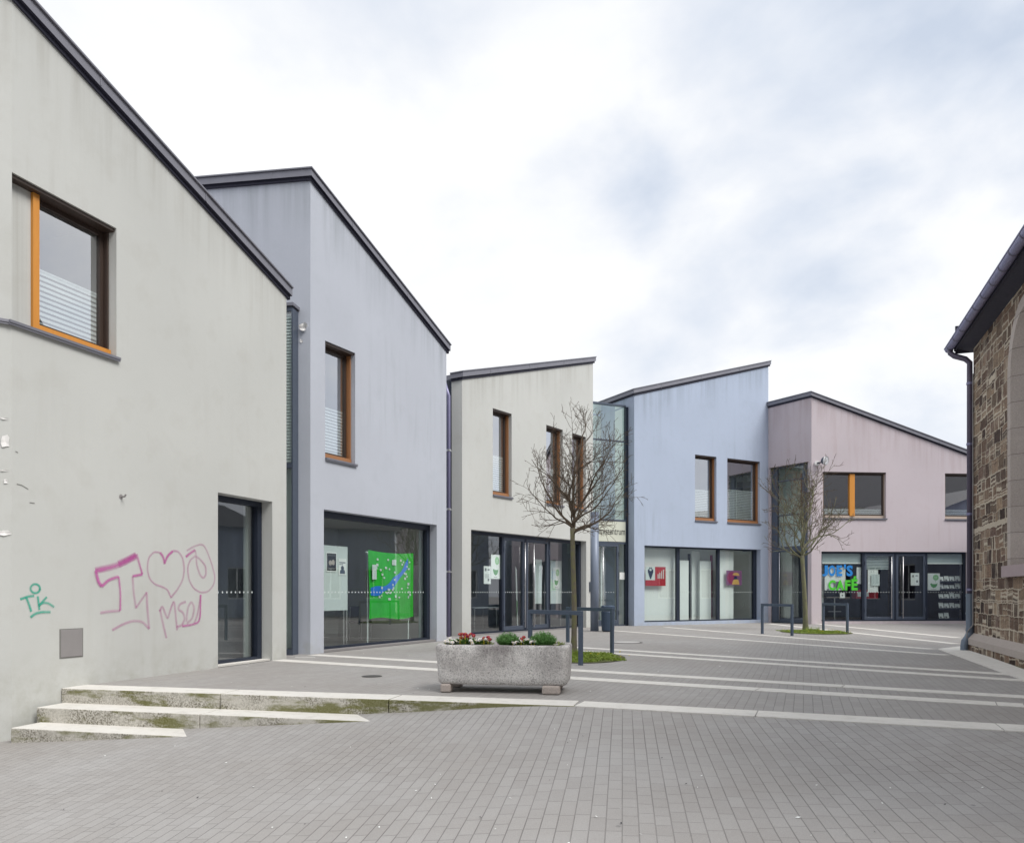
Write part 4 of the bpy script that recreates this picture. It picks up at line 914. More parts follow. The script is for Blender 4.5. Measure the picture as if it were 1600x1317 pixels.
def blossoms(q,spots,mat,parent,r=.027):
    mb=MB(); mats=[MAT[mat],MAT['petal_y']]
    for (dx,dy,dz) in spots:
        c=q+tT*dx+nT*dy+Vector((0,0,dz)); nn=Vector((rr.gauss(0,.35),-.6+rr.gauss(0,.3),.8)).normalized(); x=nn.orthogonal().normalized(); y=nn.cross(x)
        for k in range(11):
            a=2*math.pi*k/11; d=x*math.cos(a)+y*math.sin(a); s=(-x*math.sin(a)+y*math.cos(a))*r*.26
            mb.face([c-nn*.004,c+d*r*.7+s+nn*.006,c+d*r*1.05+nn*.002,c+d*r*.7-s+nn*.006])
            mb.face([c+nn*.006,c+d*r*.45+s*.8+nn*.016,c+d*r*.7+nn*.012,c+d*r*.45-s*.8+nn*.016])
        mb.tube([c-nn*.0,c+nn*.012],[r*.2,r*.16],6,mi=1)
        mb.tube([c,c-Vector((0,0,dz*.9))-nn*.01],.003,3,mi=1)
    return mb.build('blossoms',mats,parent)
def plant(px,label,kind):
    y=(cen-tT*0).y; f=(px-784)/106*.83; q=cen+tT*f-nT*.10+Vector((0,0,zs))
    o=thing('flower_plant' if kind!='tuft' else 'herb_tuft',q,label,'flower' if kind!='tuft' else 'plant','plants in the stone trough'); return o,q
def scat(n,rx,h0,h1): return [(rr.uniform(-rx,rx),rr.uniform(-.16,.12),rr.uniform(h0,h1)) for _ in range(n)]
o,q=plant(722,'red-and-white daisies at the far left of the trough, their red heads tallest','daisy'); leafclump(q,.15,.075,260,'leaf',o); blossoms(q,scat(14,.11,.09,.16),'petal_r',o); b=blossoms(q,scat(8,.12,.03,.07),'petal_w',o)
o,q=plant(745,'white daisies just left of the first green tuft in the trough','daisy'); leafclump(q,.14,.06,220,'leaf',o); blossoms(q,scat(11,.11,.05,.10),'petal_w',o)
o,q=plant(757,'crimson daisies among the white ones left of the first tuft','daisy'); leafclump(q,.08,.03,60,'pale_leaf',o); blossoms(q,[(a,b,c+.02) for a,b,c in scat(6,.06,.06,.10)],'petal_r',o)
o,q=plant(812,'white daisies with one crimson head between the two green tufts','daisy'); leafclump(q,.14,.065,230,'leaf',o); blossoms(q,scat(13,.11,.05,.10),'petal_w',o); blossoms(q,scat(3,.07,.09,.12),'petal_r',o)
o,q=plant(829,'few white daisies squeezed against the larger green tuft','daisy'); leafclump(q,.07,.05,90,'leaf',o); blossoms(q,scat(7,.05,.06,.11),'petal_w',o)
o,q=plant(700,'low white daisies spilling at the left rim of the trough','daisy'); leafclump(q,.10,.05,140,'leaf',o); blossoms(q,scat(9,.09,.04,.09),'petal_w',o)
o,q=plant(871,'pale yellow-green seedlings at the right end of the trough','seedling'); leafclump(q,.08,.05,70,'pale_leaf',o,.045,.012)
def tuft(px,label,rad,h,n):
    o,q=plant(px,label,'tuft'); mb=MB()
    for k in range(n):
        a=rr.uniform(0,6.28); r=rad*math.sqrt(rr.random()); e=rr.uniform(.55,1); b=q+Vector((math.cos(a)*r*.55,math.sin(a)*r*.55,-.01)); tip=q+Vector((math.cos(a)*r*1.15,math.sin(a)*r*1.15,h*e*(1.05-.45*(r/rad)**2)))
        mid=(b+tip)/2+Vector((0,0,.015)); s=Vector((-math.sin(a),math.cos(a),0)).lerp(Vector((rr.gauss(0,1),rr.gauss(0,1),0)),.5).normalized()*.0045
        mb.face([b-s,b+s,mid+s*.9,tip,mid-s*.9])
        for z in (.45,.6,.75,.88):
            c=b.lerp(tip,z); d=Vector((rr.gauss(0,1),rr.gauss(0,1),.7)).normalized()*.026; s2=d.orthogonal().normalized()*.004; mb.face([c-s2,c+d*.5+s2,c+d,c+d*.5-s2])
    mb.build('foliage',MAT['tuft'],o)
tuft(790,'rounded green herb tuft in the middle of the trough',.135,.20,480); tuft(848,'spiky green herb tuft right of the white daisies, the larger of two',.16,.215,520)

# ------------------------------------------------------------------ trees, grass, guards
def bare_tree(base, H, fork, rx, rz, r0, seed, label, nl, lean, barkm, twigm, dens=1.0, rmin=.0036):
    rr=random.Random(seed); T=thing('bare_tree',base,label,'tree','young trees on the plaza'); trunk=MB(); lim=MB(); tw=MB()
    b=Vector(base); top=b+Vector((lean*.4,0,fork)); cen=b+Vector((lean*.6,0,fork+rz*.86))
    pts=[b+Vector((0,0,-.05))]+[b+Vector((lean*.4*f+math.sin(f*5)*.015,math.cos(f*4)*.012,fork*f)) for f in (.03,.15,.35,.55,.75,.9,1)]
    trunk.tube(pts,[r0*1.5,r0*1.35,r0*1.08,r0,r0*.93,r0*.88,r0*.86,r0*.95],10)
    def inside(p): q=p-cen; return (q.x/rx)**2+(q.y/rx)**2+(q.z/rz)**2
    def branch(p,d,L,r,lev):
        n=max(3,int(L/.11)); pts=[p.copy()]; rad=[r]; step=L/n; q=p.copy(); dd=d.copy()
        for i in range(n):
            dd=(dd+Vector((rr.gauss(0,.15),rr.gauss(0,.15),rr.gauss(.04,.12)))).normalized(); q=q+dd*step
            pts.append(q.copy()); rad.append(max(r*(1-.78*(i+1)/n),rmin))
            if inside(q)>1.12 and lev>0 and i>1: break
        (lim if lev<=1 else tw).tube(pts,rad,(7,5,4,3)[lev],cap=False)
        if lev==3: return
        m=len(pts)-1
        cnt=(int(L/(.135,.125,.115)[lev]*dens))
        for k in range(cnt):
            f=(.18 if lev==0 else .15)+.82*(k+rr.random())/max(cnt,1); i=min(int(f*m),m-1); s=pts[i].lerp(pts[i+1],f*m-i) if f<1 else pts[-1]
            ax=(pts[i+1]-pts[i]).normalized(); o=ax.orthogonal().normalized(); o.rotate(Matrix.Rotation(rr.uniform(0,6.28),3,ax)); ang=R(rr.uniform(32,62))
            nd=(ax*math.cos(ang)+o*math.sin(ang)); nd.z+=.22; nd.normalize()
            l=L*rr.uniform(.32,.66)*(1.1-.55*f)
            if lev==2: l=min(l,rr.uniform(.06,.17))
            if inside(s)>1.25: continue
            branch(s,nd,max(l,.06),max(rad[i]*rr.uniform(.42,.62),rmin*1.15),lev+1)
    # leader and main limbs
    branch(top-Vector((0,0,.05)),Vector((lean*.15,.03,1)).normalized(),H-fork+.0,r0*.62,0)
    for k in range(nl):
        a=2*math.pi*(k+rr.uniform(-.25,.25))/nl+seed; lvl=k%3; el=R((24,40,58)[lvl]+rr.uniform(-7,7)); z=(.0,.12,.30)[lvl]+rr.uniform(-.05,.08)
        d=Vector((math.cos(a)*math.cos(el),math.sin(a)*math.cos(el),math.sin(el)))
        L=(rx*1.02,rx*1.12,rz*1.15)[lvl]*rr.uniform(.9,1.1)
        branch(top+Vector((0,0,z-.08)),d,L,r0*rr.uniform(.34,.46),0)
    trunk.build('trunk',MAT[barkm],T,smooth=True); c=lim.build('limbs',MAT[barkm if barkm=='mossbark' else 'twig'],T,smooth=True); tw.build('twigs',MAT[twigm],T)
    return T
t1=Vector((1.2,14.95,0)); t2=Vector((9.56,25.0,0))
bare_tree(t1,4.80,2.50,1.36,1.22,.052,1,'bare young tree with a dense rounded crown behind the stone trough',14,-.02,'bark','twig',.95,.0031)
bare_tree(t2,6.05,2.45,1.86,2.0,.072,8,'bare mossy tree with a sparse open crown before the mauve house',10,-.25,'mossbark','twig',.62,.0058)
def guard(p,q,h,label):
    p=Vector((p[0],p[1],0)); q=Vector((q[0],q[1],0)); t=(q-p).normalized(); n=Vector((-t.y,t.x,0)); w=.075; dpt=.05
    T=thing('tree_guard',(p+q)/2,label,'tree guard','steel tree guards')
    for s in (p,q-t*w):
        mb=MB(); mb.obox(s-n*dpt/2-Vector((0,0,.02)),t*w,n*dpt,(0,0,h-.075+.02)); mb.build('post',MAT['guard'],T,bevel=.004)
    mb=MB(); mb.obox(p-n*dpt/2+Vector((0,0,h-.074)),q-p,n*dpt,(0,0,.074)); mb.build('top_rail',MAT['guard'],T,bevel=.004)
guard((.31,14.15),(1.20,13.12),.93,'steel guard frame nearest the stone trough, left of the bare tree')
guard((1.20,16.85),(2.06,15.62),.93,'steel guard frame behind the dense bare tree, in front of the bin')
guard((7.50,23.1),(8.05,22.0),.91,'steel guard frame in front of the blue house, left of the mossy tree')
guard((9.95,24.6),(10.22,23.35),.91,'steel guard frame right of the mossy tree, before the cafe lettering')
def grass(c,rx,ry,n,seed,dens):
    rr=random.Random(seed); mb=MB(); k=28; pts=[]
    for i in range(k):
        a=2*math.pi*i/k; pts.append(Vector((c[0]+rx*.9*math.cos(a),c[1]+ry*.9*math.sin(a),.012)))
    mb.face(pts,1)
    for i in range(n):
        a=rr.uniform(0,6.28); r=math.sqrt(rr.random())*1.02; x=c[0]+rx*r*math.cos(a); y=c[1]+ry*r*math.sin(a); nz=noise.noise(Vector((x*2.3,y*2.3,seed)))
        if nz<-.30+dens or r>.80+.35*noise.noise(Vector((a*2.2,seed,0))): continue
        h=rr.uniform(.02,.075)*(1+.9*nz)*(1.15-.6*r); b=rr.uniform(0,6.28); s=Vector((math.cos(b),math.sin(b),0))*.006; tip=Vector((x+rr.gauss(0,.035),y+rr.gauss(0,.035),h)); p=Vector((x,y,.008))
        mb.face([p-s,p+s,p.lerp(tip,.6)+s*.7+Vector((0,0,.01)),tip],0)
    for i in range(260):
        a=rr.uniform(0,6.28); r=.22*math.sqrt(rr.random()); p=Vector((c[0]-.05+r*math.cos(a),c[1]+.15+r*math.sin(a),.005)); b=rr.uniform(0,6.28); s=Vector((math.cos(b),math.sin(b),0))*.007; mb.face([p-s,p+s,p+Vector((rr.gauss(0,.05),rr.gauss(0,.05),rr.uniform(.08,.2)))],0)
    for i in range(22):
        a=rr.uniform(0,6.28); r=math.sqrt(rr.random()); p=Vector((c[0]+rx*r*math.cos(a),c[1]+ry*r*math.sin(a),rr.uniform(.06,.10))); mb.tube([p,p+Vector((0,0,.01))],.013,6,mi=2)
    tag(mb.build('grass',[MAT['grass'],MAT['turf'],MAT['petal_y']]),kind='stuff')
grass((1.22,14.75),1.05,1.42,9000,2,.02); grass((9.45,23.9),1.12,1.45,7000,4,.12)

# ---- pillar and bin by the entrance
q=G(929,985.5); PL=thing('round_pillar',q,'tall grey-blue round steel pillar in front of the lettered sign','pillar')
mb=MB(); mb.tube([q,q+Vector((0,0,3.68))],.135,28); mb.build('shaft',MAT['pillar'],PL,smooth=False)
PL.children[0].data.polygons.foreach_set('use_smooth',[len(p.vertices)==4 for p in PL.children[0].data.polygons])
mb=MB(); mb.tube([q+Vector((0,0,3.68)),q+Vector((0,0,3.70)),q+Vector((0,0,3.83))],[.137,.142,.142],28); mb.build('cap',MAT['pillar'],PL)
q=G(950,986.5); BN=thing('litter_bin',q,'dark blue litter bin behind the steel guard frame beside the entrance','bin')
mb=MB(); mb.tube([q+Vector((0,0,.03)),q+Vector((0,0,.06)),q+Vector((0,0,.62)),q+Vector((0,0,.64))],[.19,.20,.225,.215],24); mb.build('body',MAT['bin'],BN,smooth=False)
mb=MB(); mb.tube([q+Vector((0,0,.70)),q+Vector((0,0,.80)),q+Vector((0,0,.83))],[.225,.225,.19],24)
mb.build('hood',MAT['bin'],BN); mb=MB()
for a in range(4): c=q+Vector((.205*math.cos(a*1.57+.4),.205*math.sin(a*1.57+.4),.6)); mb.tube([c,c+Vector((0,0,.14))],.012,6)
mb.build('strut',MAT['darkframe'],BN); mb=MB(); mb.tube([q,q+Vector((0,0,.035))],.17,20); mb.build('foot',MAT['darkframe'],BN)

# ---- fallen petals and paper bits on the paving
mb=MB(); rr=random.Random(31)
for k in range(420):
    y=rr.uniform(4.2,20); x=rr.uniform(-.62,.62)*y
    z=zl(x,y)+.006 if y<Lf(x)-.9 else (.005 if y>Lf(x)+.5 else None)
    if z is None: continue
    s=rr.uniform(.004,.013)*(1.6 if rr.random()<.05 else 1); a=rr.uniform(0,6.28); t=Vector((math.cos(a),math.sin(a),0)); n=Vector((-t.y,t.x,0)); c=Vector((x,y,z))
    mb.face([c-t*s,c+n*s*.6+Vector((0,0,.003)),c+t*s*.9+Vector((0,0,.005)),c-n*s*.5],0 if rr.random()<.75 else 1)
tag(mb.build('litter',[MAT['white'],MAT['black']]),kind='stuff')
# ------------------------------------------------------------------ houses round the rest of the square (they show in the panes)
def plain_house(name_label, S, L, D, he, hr, wallm, cat, floors, nwin):
    """a gabled house with a windowed front; S runs along the front, inward normal away from the square"""
    T=thing('town_house',S.p(L/2,0,0),name_label,cat); fl=lambda x,y: he
    ops=[]
    for f in range(floors):
        z=.9+f*3.0
        for k in range(nwin): u=L*(k+.5)/nwin; ops.append((u-.55,u+.55,z,z+1.6,.18))
    mb=MB(); wall_seg(mb,S,0,L,-1.7,fl,ops)
    a,b,c,e=S.p(0),S.p(L),S.p(L,D),S.p(0,D)
    for p,q in ((b,c),(e,a)):
        m=(p+q)/2; mb.face([(p.x,p.y,-1.7),(q.x,q.y,-1.7),(q.x,q.y,he),(m.x,m.y,hr),(p.x,p.y,he)],0,[(0,0),(D,0),(D,he),(D/2,hr),(0,he)])
    plain_wall(mb,c,e,-1.7,fl); mb.build('wall',MAT[wallm],T)
    mb=MB()
    for d0,d1 in ((-.35,D/2),(D+.35,D/2)): mb.face([S.p(-.3,d0,he-.1),S.p(L+.3,d0,he-.1),S.p(L+.3,d1,hr+.05),S.p(-.3,d1,hr+.05)])
    mb.build('roof',MAT['slate'],T)
    for o in ops:
        mb=MB(); frame_rect(mb,S,o[0]+.003,o[1]-.003,o[2],o[3],.07,.10,.16); u=(o[0]+o[1])/2; S.box(mb,u-.03,u+.03,o[2]+.07,o[3]-.07,.10,.16); w=mb.build('window',MAT['white'],T)
        mb=MB(); S.quad(mb,o[0],o[1],o[2],o[3],.15); mb.build('pane',MAT['soffit'],w)
plain_house('plain grey house beyond the church, mirrored in the lilac house window',Seg((18.2,28.3),(0,-1)),9.5,8,4.6,6.0,'blue','house',1,4)
plain_house('long cream terrace across the street behind the viewer, mirrored in the cafe panes',Seg((82,-24),(-1,0)),106,12,11.2,19,'cream','house',3,18)
# ------------------------------------------------------------------ things behind the shop windows
# house 1 / 2
dI=.5
def stand_legs(S,us,d,z0,z1,mat,parent,foot=.55):
    for u in us:
        mb=MB(); mb.tube([S.p(u,d+.03,z0),S.p(u,d+.03,z1)],.018,8); S.box(mb,u-foot*.55,u+foot*.45,z0,z0+.035,d+.01,d+.05); mb.build('stand_leg',MAT[mat],parent)
u0=F2.u(512,dI)-.55; u1=F2.u(543,dI); z1=F2.z(540,854,dI); z0=F2.z(540,953,dI)
PB=thing('pinboard',F2.p((u0+u1)/2,dI,.02),'white pinboard on a stand behind the lilac house window','board')
mb=MB(); F2.box(mb,u0,u1,z0,z1,dI,dI+.03); mb.build('panel',MAT['offwhite'],PB); stand_legs(F2,(u1-.10,u1-.0),dI,.02,z1-.5,'steel',PB)
def dark_poster(q,poly):
    q(.06,.94,.06,.94,MAT['black']); q(.15,.85,.80,.90,MAT['greyp']); poly(circ(.38,.45,.16,.14),MAT['sand']); poly(circ(.66,.48,.14,.15),MAT['sand']); q(.2,.8,.12,.2,MAT['greyp'])
def blue_poster(q,poly):
    poly(circ(.5,.42,.2,.14),MAT['frame']); poly([(.15,.08),(.85,.08),(.8,.28),(.6,.34),(.4,.34),(.2,.28)],MAT['guard']); q(.1,.9,.72,.78,MAT['guard']); q(.1,.6,.62,.66,MAT['guard'])
sheet(F2,510,862,526,893,dI-.012,'poster','white','dark portrait poster pinned to the white board','poster',dark_poster)
sheet(F2,529,872,541,898,dI-.012,'poster','white','pale blue poster with a dark figure pinned to the white board','poster',blue_poster)
# green cloth map
d=.42; ua,ub_=F2.u(576.5,d),F2.u(646,d); zt=F2.z(577,859,d); zb=F2.z(577,967.5,d)
CS=thing('cloth_stand',F2.p((ua+ub_)/2,d+.05,.02),'thin white stand with two legs carrying the green cloth','stand'); stand_legs(F2,(ua+.06,ub_-.10),d+.06,.02,zt-.05,'offwhite',CS); mb=MB(); F2.box(mb,ua,ub_-.02,zt-.06,zt-.03,d+.09,d+.12); mb.build('cross_bar',MAT['offwhite'],CS)
GC=None; mb=MB(); nu,nz=26,22
def cp(i,j):
    f=i/nu; g=j/nz; u=ua+(ub_-ua)*f+.03*math.sin(g*4+f*2); z=zb+(zt-zb)*g+.03*math.sin(f*7)*(1-g)-.04*math.sin(f*math.pi)*g
    return F2.p(u,d+.02*math.sin(f*21+g*3)*(1.2-g)+.01*math.sin(f*9-g*6),z)
for i in range(nu):
    for j in range(nz): mb.face([cp(i,j),cp(i+1,j),cp(i+1,j+1),cp(i,j+1)])
rr=random.Random(17); rv=[]
for k in range(15):
    f=k/14; x=.02+.86*f**.9; y=.40+.05*f+.50*max(0,f-.12)**1.7; rv.append((x,y,.055+.02*math.sin(k)))
for (x0,y0,w0),(x1,y1,w1_) in zip(rv,rv[1:]):
    q=[]
    for x,y in ((x0,y0-w0),(x1,y1-w1_),(x1,y1+w1_),(x0,y0+w0)): q.append(cp(x*nu,min(y,1)*nz)-F2.n*.012)
    mb.face(q,1)
for k in range(42):
    x=rr.uniform(.12,.92); y=rr.uniform(.26,.92); s=.018*rr.uniform(.8,1.4)
    if k==0: x,y,s=.55,.86,.05
    c=[cp((x+a*s)*nu,min(.99,(y+b*s*.8))*nz)-F2.n*.018 for a,b in ((-1,-1),(1,-1),(1,1),(-1,1))]; mb.face(c,2)
tag(mb.build('cloth_map',[MAT['green'],MAT['river'],MAT['offwhite']],smooth=True),'bright green cloth map with a blue river and white tags','cloth')
u=F2.u(581,.38); mb=MB(); F2.box(mb,u,u+.16,F2.z(583,905,.38),F2.z(583,882,.38),.365,.369); tag(mb.build('note_sheet',MAT['offwhite']),'pale blue note sheet pinned on the green cloth','paper')
def chair(S,u,d,label,mat='indark',rot=0):
    T=thing('chair',S.p(u,d,.02),label,'chair','chairs in the shop windows'); a=.22
    mb=MB(); S.box(mb,u-a,u+a,.45,.49,d-a,d+a); mb.build('seat',MAT[mat],T,bevel=.01); mb=MB(); S.box(mb,u-a,u+a,.58,.88,d+a-.03,d+a); mb.build('backrest',MAT[mat],T,bevel=.01)
    for i in (-1,1):
        for j in (-1,1):
            mb=MB(); mb.tube([S.p(u+i*.2,d+j*.2,.02),S.p(u+i*.19,d+j*.19,.45 if j<0 else .88)],.012,6); mb.build('leg',MAT['steel'],T)
def table(S,u0,u1,d0,d1,h,label,mat='ingrey'):
    T=thing('table',S.p((u0+u1)/2,(d0+d1)/2,.02),label,'table'); mb=MB(); S.box(mb,u0,u1,h-.03,h,d0,d1); mb.build('tabletop',MAT[mat],T,bevel=.005)
    for u in (u0+.06,u1-.06):
        for d in (d0+.06,d1-.06): mb=MB(); mb.tube([S.p(u,d,.02),S.p(u,d,h-.03)],.018,6); mb.build('leg',MAT['steel'],T)
chair(F2,F2.u(563,2.2),2.2,'dark chair between the white board and the green cloth'); chair(F2,F2.u(650,1.7),1.7,'dark chair behind the right edge of the green cloth')
chair(F1,F1.u(362,1.6),1.6,'dark chair behind the glass door of the large cream house')
# house 3
dz=.29
sheet(F3,767.3,866,781.3,904,dz+.02,'poster','white','white poster with a green leaf emblem on the left pane of the cream house','poster',leaf_poster)
sheet(F3,756,884,766.8,912,dz+.02,'notice','white','small notice hung left of the leaf poster on the cream house','notice',notice)
table(F3,F3.u(738,1.6),F3.u(776,1.6),1.5,2.2,.76,'plain table behind the left pane of the small cream house')
def board(S,px0,px1,py0,py1,d,label):
    a,b=S.u(px0,d),S.u(px1,d); z1,z0=S.z(px0,py0,d),S.z(px0,py1,d); T=thing('display_board',S.p((a+b)/2,d,.02),label,'board','white display boards')
    mb=MB(); S.box(mb,a,b,z0,z1,d,d+.03); mb.build('panel',MAT['offwhite'],T); stand_legs(S,(a+.04,b-.04),d-.01,.02,z1-.1,'steel',T,.5); return T
board(F3,836,846.5,873.5,943,.9,'narrow white display board behind the right door of the cream house'); board(F3,856.5,877.5,875,943,.95,'wide white display board behind the right pane of the cream house')
sheet(F3,864,886,874.5,919,.93,'poster','white','leaf poster pinned to the wide white display board','poster',leaf_poster)
a,b=F3.u(808,.8),F3.u(815,.8); mb=MB(); mb.face([F3.p(a,.8,.05),F3.p(b,.95,.05),F3.p(b-.06,.95,2.0),F3.p(a-.1,.8,2.1)],0); mb.face([F3.p(a,.806,.05),F3.p(a-.1,.806,2.1),F3.p(b-.06,.956,2.0),F3.p(b,.956,.05)],0); mb.face([F3.p(a-.01,.797,.10),F3.p(b-.02,.947,.10),F3.p(b-.03,.947,.95),F3.p(a-.03,.797,1.0)],1)
tag(mb.build('banner_sheet',[MAT['offwhite'],MAT['pgreen']]),'leaning white and green banner behind the left door leaf','banner')
# house 4: two pictures on the glass
def pic_a(q,poly):
    q(.0,.47,.30,1.0,MAT['offwhite']); poly([(.0,.0),(1,.0),(1,.35),(.75,.42),(.6,.3),(.3,.22),(0,.3)],MAT['red']); 
    for k in range(4): q(.60+.09*k,.645+.09*k,.38,.62+.08*k,MAT['offwhite'],.0022)
    for (x,y) in ((.16,.72),(.22,.72),(.28,.72),(.34,.72),(.19,.62),(.25,.62),(.31,.62),(.22,.52),(.28,.52),(.25,.43),(.16,.80),(.34,.80)): poly(circ(x,y,.045,.07),MAT['navy'],.0026)
    poly([(.17,.90),(.22,.98),(.25,.9),(.20,.86)],MAT['navy'],.003); poly([(.33,.90),(.28,.98),(.25,.9),(.30,.86)],MAT['navy'],.003)
sheet(F4,1008.5,885,1040,915,.33,'picture','red','red and black picture with dark blue berries in the blue house window','picture',pic_a)
def pic_b(q,poly):
    poly(circ(.35,.5,.3,.42),MAT['inmag']); poly(circ(.62,.68,.22,.18,14,-10,190),MAT['yellow'],.002); poly([(.35,.05),(.85,.05),(.78,.36),(.62,.45),(.44,.34)],MAT['yellow'],.0022); poly([(.45,.4),(.72,.4),(.66,.62),(.52,.62)],MAT['navy'],.0026)
sheet(F4,1135,891,1159,914,.33,'picture','purple','purple picture with a yellow shape in the blue house window','picture',pic_b)
a=F4.u(1047,.6); mb=MB(); F4.box(mb,a,a+.12,1.35,1.55,5.14,5.19); tag(mb.build('wall_switch_box',MAT['greyp']),'small grey box on the white wall inside the blue house','box')
d=1.1; a,b=F4.u(1160,d),F4.u(1168,d); mb=MB(); mb.face([F4.p(a,d,.62),F4.p(a+.24,d+.1,.62),F4.p(b+.1,d,1.35),F4.p(b,d,1.4)],0); mb.face([F4.p(a+.1,d+.01,1.5),F4.p(b,d+.02,1.5),F4.p(b+.05,d+.01,2.1)],0); tag(mb.build('paper_garland',MAT['white']),'white paper shapes hanging at the right of the blue house window','decoration')
# house 5: cafe
dz=.16
def cafe_poster(q,poly): q(.42,.75,.08,.38,MAT['greyp']); q(.1,.2,.0,.06,MAT['greyp'])
sheet(F5,1288.5,886,1321,922,dz+.03,'poster','white','large white poster behind the blue and green cafe lettering','poster',cafe_poster)
sheet(F5,1338.5,886,1346,912,dz+.04,'poster','white','narrow white poster strip right of the cafe lettering','poster')
def notes(q,poly):
    for k in range(9): q(.1,.9-.1*(k%3==2),.90-.09*k,.93-.09*k,MAT['rollblind'])
sheet(F5,1361.5,897,1374.5,915,dz+.02,'notice','offwhite','handwritten notice on the left cafe door','notice',notes)
sheet(F5,1356,890,1372,925,dz+.06,'poster','white','white poster behind the handwritten notice on the left cafe door','poster',lambda q,poly:(q(.3,.36,.9,.93,MAT['black']),q(.55,.61,.9,.93,MAT['black'])))
sheet(F5,1423,895,1436.3,914.5,dz+.02,'notice','white','white notice with small emblems on the right cafe door','notice',lambda q,poly:(q(.18,.36,.66,.84,MAT['greyp']),q(.55,.82,.74,.82,MAT['greyp']),poly(circ(.74,.33,.12,.1),MAT['greyp'])))
sheet(F5,1449.5,895.5,1468.5,922,dz+.02,'poster','white','white leaf poster on the right cafe pane beside the leaflet rack','poster',leaf_poster)
d=.9; mb=MB(); F5.box(mb,F5.u(1338,d),F5.u(1372,d),F5.z(1340,935,d),F5.z(1340,921,d),d,d+.35); F5.box(mb,F5.u(1338,d)+.05,F5.u(1372,d)-.4,F5.z(1340,935,d)+.08,F5.z(1340,921,d)-.10,d-.006,d-.001,1); tag(mb.build('car_stand_in',[MAT['red'],MAT['white']],bevel=.01),'red and white stand-in for a car glimpsed behind the cafe lettering','car stand-in')  # added block standing in for a red car glimpsed in the glass
# small items
sheet(F5,1312.5,926,1320,934,dz+.03,'notice','white','tiny notice below the cafe lettering','notice',lambda q,poly:poly(circ(.5,.5,.16,.16),MAT['greyp']))
d=1.2; mb=MB(); T=thing('bar_table',F5.p(F5.u(1304,d),d,.13),'tall table behind the cafe lettering pane','table'); mb=MB(); F5.box(mb,F5.u(1287,d),F5.u(1322,d),1.02,1.06,d-.3,d+.3); mb.build('tabletop',MAT['sand'],T); mb=MB(); mb.tube([F5.p(F5.u(1304,d),d,.12),F5.p(F5.u(1304,d),d,1.02)],.03,8); F5.box(mb,F5.u(1294,d),F5.u(1314,d),.45,.48,d-.02,d+.02); mb.build('stem',MAT['steel'],T)
RK=thing('leaflet_rack',F5.p(F5.u(1485,.36),.36,.13),'dark leaflet rack with five rows of white brochures in the cafe window','rack'); d=.36
mb=MB(); a,b=F5.u(1466,d),F5.u(1500,d); F5.box(mb,b,b+.05,.13,F5.z(1490,880,d),d-.02,d+.03); mb.build('upright',MAT['steel'],RK)
for k,yy in enumerate((909,921,936,951,967)):
    z=F5.z(1485,yy,d); mb=MB(); F5.box(mb,a,b,z-.03,z-.01,d-.05,d+.12); F5.box(mb,a,b,z-.01,z+.04,d-.055,d-.05); mb.build('shelf',MAT['darkframe'],RK)
rr=random.Random(3)
for k,yy in enumerate((909,921,936,951,967)):
    z=F5.z(1485,yy,d); n=(4,4,4,4,2)[k]; x0=a
    for i in range(n):
        w=(b-a)/4*.86; u=a+(b-a)/4*i+.02; h=rr.uniform(.20,.27); mb=MB(); mb.face([F5.p(u,d-.04,z),F5.p(u+w,d-.04,z),F5.p(u+w+.02,d+.06,z+h),F5.p(u+.02,d+.06,z+h)],0); mb.face([F5.p(u+.04,d-.024,z+.05),F5.p(u+w*.6,d-.024,z+.05),F5.p(u+w*.6,d-.0,z+h*.45),F5.p(u+.04,d-.0,z+h*.45)],1)
        mb.face([F5.p(u,d-.036,z),F5.p(u+.02,d+.064,z+h),F5.p(u+w+.02,d+.064,z+h),F5.p(u+w,d-.036,z)],0)
        o=mb.build('leaflets',[MAT['white'],MAT['greyp']]); tag(o,('leaflets on the top row of the cafe rack','leaflets on the second row of the cafe rack','leaflets on the middle row of the cafe rack','leaflets on the fourth row of the cafe rack','leaflets on the bottom row of the cafe rack')[k],'leaflets','leaflets in the cafe rack row %s'%('one','two','three','four','five')[k])

# ------------------------------------------------------------------ church
FCh=Seg.vp(1521,1016.2,1231,flip=True); cc=FCh.p(0); ZE=6.55; LN=-15.5
CH=thing('stone_church',cc,'brown rubble-stone church with slate roof and arched window at right','church')
uw1=FCh.u(1577); uw0=uw1-2.1; zsill=FCh.z(1577,884); zspr=FCh.z(1577,592)
# wall with an arched opening: columns cut finely so the arch follows
def arch(u):
    f=(u-uw0)/(uw1-uw0)*2-1; return zspr+1.15*math.sqrt(max(0,1-f*f))
mb=MB()
def wq(u0,u1,za,zb,zc,zd): mb.face([FCh.p(u0,0,za),FCh.p(u1,0,zb),FCh.p(u1,0,zc),FCh.p(u0,0,zd)],0,[(u0,za),(u1,zb),(u1,zc),(u0,zd)])
zp=.36
wins=[(uw0-k*4.2,uw1-k*4.2) for k in range(3)]
edges=sorted([LN,0]+[e for w in wins for e in w])
for a,b in zip(edges,edges[1:]):
    w=[w for w in wins if abs(w[0]-a)<1e-6]
    if not w: wq(a,b,zp,zp,ZE+.4,ZE+.4); continue
    wq(a,b,zp,zp,zsill,zsill); n=20
    for k in range(n):
        p0,p1=a+(b-a)*k/n,a+(b-a)*(k+1)/n; sh=uw0-a; wq(p0,p1,arch(p0+sh),arch(p1+sh),ZE+.4,ZE+.4)
